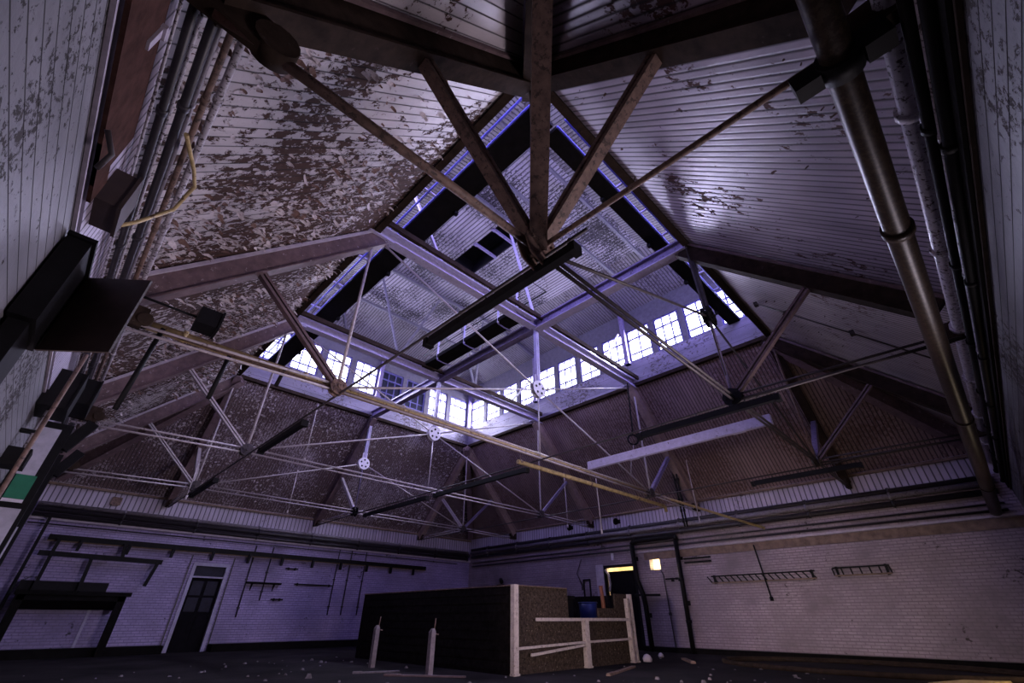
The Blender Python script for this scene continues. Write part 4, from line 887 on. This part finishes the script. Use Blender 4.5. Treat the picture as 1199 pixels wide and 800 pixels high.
def north(r):
    x = r.uniform(-3, LX+3); d = r.uniform(.1, 3.8)
    if noise2(x+9, d) < r.uniform(-.3, .3): return None
    if -x > d-.3 or x-LX > d-.3: return None
    return Vector((x, LY+d, ZE-SL*d)), alN, nN
chips('paint_chips', 2600, north, 'small paint chips on the far left roof slope', 'chip', .03, .13, 3)
nS = Vector((0, SL, -1)).normalized(); alS = Vector((0, 1, SL)).normalized()
def south(r):
    x = r.uniform(-1, LX+2); d = r.uniform(.1, 3.5)
    if noise2(x+31, d+5) < r.uniform(.12, .5): return None
    return Vector((x, -d, ZE-SL*d)), alS, nS
chips('paint_chips', 150, south, 'sparse dark paint chips on the right roof slope', 'chip_brown', .012, .06, 4)

# ------------------------------------------------------------------ light
w = bpy.data.worlds.new('World'); SC.world = w; w.use_nodes = True
bg = w.node_tree.nodes['Background']; bg.inputs[0].default_value = (.80, .82, 1.0, 1); bg.inputs[1].default_value = 5.0
def area(name, loc, tgt, sx, sy, power, col, spread=math.pi):
    l = bpy.data.lights.new(name, 'AREA'); l.shape = 'RECTANGLE'; l.size = sx; l.size_y = sy; l.energy = power; l.color = col; l.spread = spread
    o = bpy.data.objects.new(name, l); COL.objects.link(o); o.location = loc
    d = Vector(tgt)-Vector(loc); o.rotation_euler = d.to_track_quat('-Z', 'Y').to_euler(); return o
SKY = (.74, .72, 1.0)
area('daylight_east', (LX+1.0, LY/2, 12.3), (6, LY/2, 10.6), LY, 3.6, 10500, SKY)
area('daylight_north', (LX/2, LY+1.0, 12.3), (LX/2, 8, 10.6), LX, 3.6, 5600, SKY)
area('daylight_west', (-.8, LY/2, 11.6), (6, LY/2, 10.6), LY, 2.2, 1700, (.30, .24, 1.0))
area('daylight_south', (LX/2, -.8, 11.6), (LX/2, 8, 10.6), LX, 2.2, 1500, (.30, .24, 1.0))
area('assumed_door_light', (11.2, S0+.1, 1.25), (9.8, 8, .9), 1.6, 2.2, 50, (1.0, .76, .56))  # lamp added for an assumed warm doorway; the south wall here is closed
area('south_fill', (5.0, S0+.1, 1.6), (-2.6, 11.0, 6.4), 2.4, 2.2, 430, (.92, .78, .92), 2.2)  # added fill for the left slope and north wall, no door behind it
area('west_fill', (W0+.1, 3.6, 1.5), (15, 7, 4.2), 2.2, 2.2, 70, (1.0, .76, .84))  # extra lamp lifting the east slope and wall; the west wall is closed
area('west_side_light', (W0+.1, 2.6, 1.7), (15.9, 3.8, 1.1), .8, .8, 75, (1.0, .80, .74), .75)  # added narrow spot that makes the warm patch on the east wall
pl = bpy.data.lights.new('corridor_light', 'POINT'); pl.energy = 420; pl.color = (1, .78, .42); pl.shadow_soft_size = .08
po = bpy.data.objects.new('corridor_light', pl); COL.objects.link(po); po.location = (16.9, 8.6, 3.2)

# ------------------------------------------------------------------ repeats of a kind share a group
GROUPS = {'roof_truss': 'roof trusses across the hall', 'roof_half_truss': 'half trusses at the side walls', 'hip_beam': 'hip rafters of the roof', 'bracket_gangway': 'gangways inside the near lantern walls',
          'lantern_frame': 'frames over the cross beams', 'ceiling_joist': 'joists under the lantern ceiling', 'vent_slat': 'slats across the vent opening', 'conduit': 'conduits along the hall', 'cream_pipe': 'cream pipes across the hall',
          'hanging_rod': 'thin hanging rods', 'wall_pipe': 'pipes along the walls', 'wall_lamp': 'black box lights on the left wall', 'wall_stanchion': 'stanchions at the left edge', 'standpipe': 'vertical pipes on the left wall',
          'wall_conduit': 'thin conduits on the walls', 'wall_bar': 'short bars on the walls', 'drain_pipe': 'black drain pipes', 'pipe_bracket': 'brackets of the drain pipes', 'wall_ladder_rack': 'ladder racks on the right wall',
          'board_patch': 'dark patches in the beadboard', 'stub_post': 'short white posts', 'loose_plank': 'loose planks on the floor', 'rubble_lump': 'rubble lumps on the floor'}
for o in list(SC.objects):
    if o.parent is None and 'label' in o and 'group' not in o:
        g = GROUPS.get(o.name.split('.')[0])
        if g and o.name.split('.')[0]+'.001' in SC.objects: o['group'] = g
# ------------------------------------------------------------------ camera and view
cam = bpy.data.cameras.new('Camera'); co = bpy.data.objects.new('Camera', cam); COL.objects.link(co); SC.camera = co
F = 502.62; cam.sensor_fit = 'HORIZONTAL'; cam.sensor_width = 36; cam.lens = F/1199*36; cam.clip_start = .05
yaw, pitch, roll = .78852503, .57237912, .00236554
fwd = Vector((math.cos(yaw)*math.cos(pitch), math.sin(yaw)*math.cos(pitch), math.sin(pitch))); right = Vector((math.sin(yaw), -math.cos(yaw), 0)); upv = right.cross(fwd)
r2 = right*math.cos(roll)+upv*math.sin(roll); u2 = -right*math.sin(roll)+upv*math.cos(roll)
co.matrix_world = Matrix(((r2.x, u2.x, -fwd.x, -2.93643), (r2.y, u2.y, -fwd.y, -2.50522), (r2.z, u2.z, -fwd.z, 1.1), (0, 0, 0, 1)))
SC.view_settings.view_transform = 'Standard'; SC.view_settings.look = 'None'; SC.view_settings.gamma = 1; SC.view_settings.use_curve_mapping = False
SC.view_settings.exposure = .3
SC.cycles.max_bounces = 8; SC.cycles.diffuse_bounces = 4; SC.cycles.transparent_max_bounces = 16
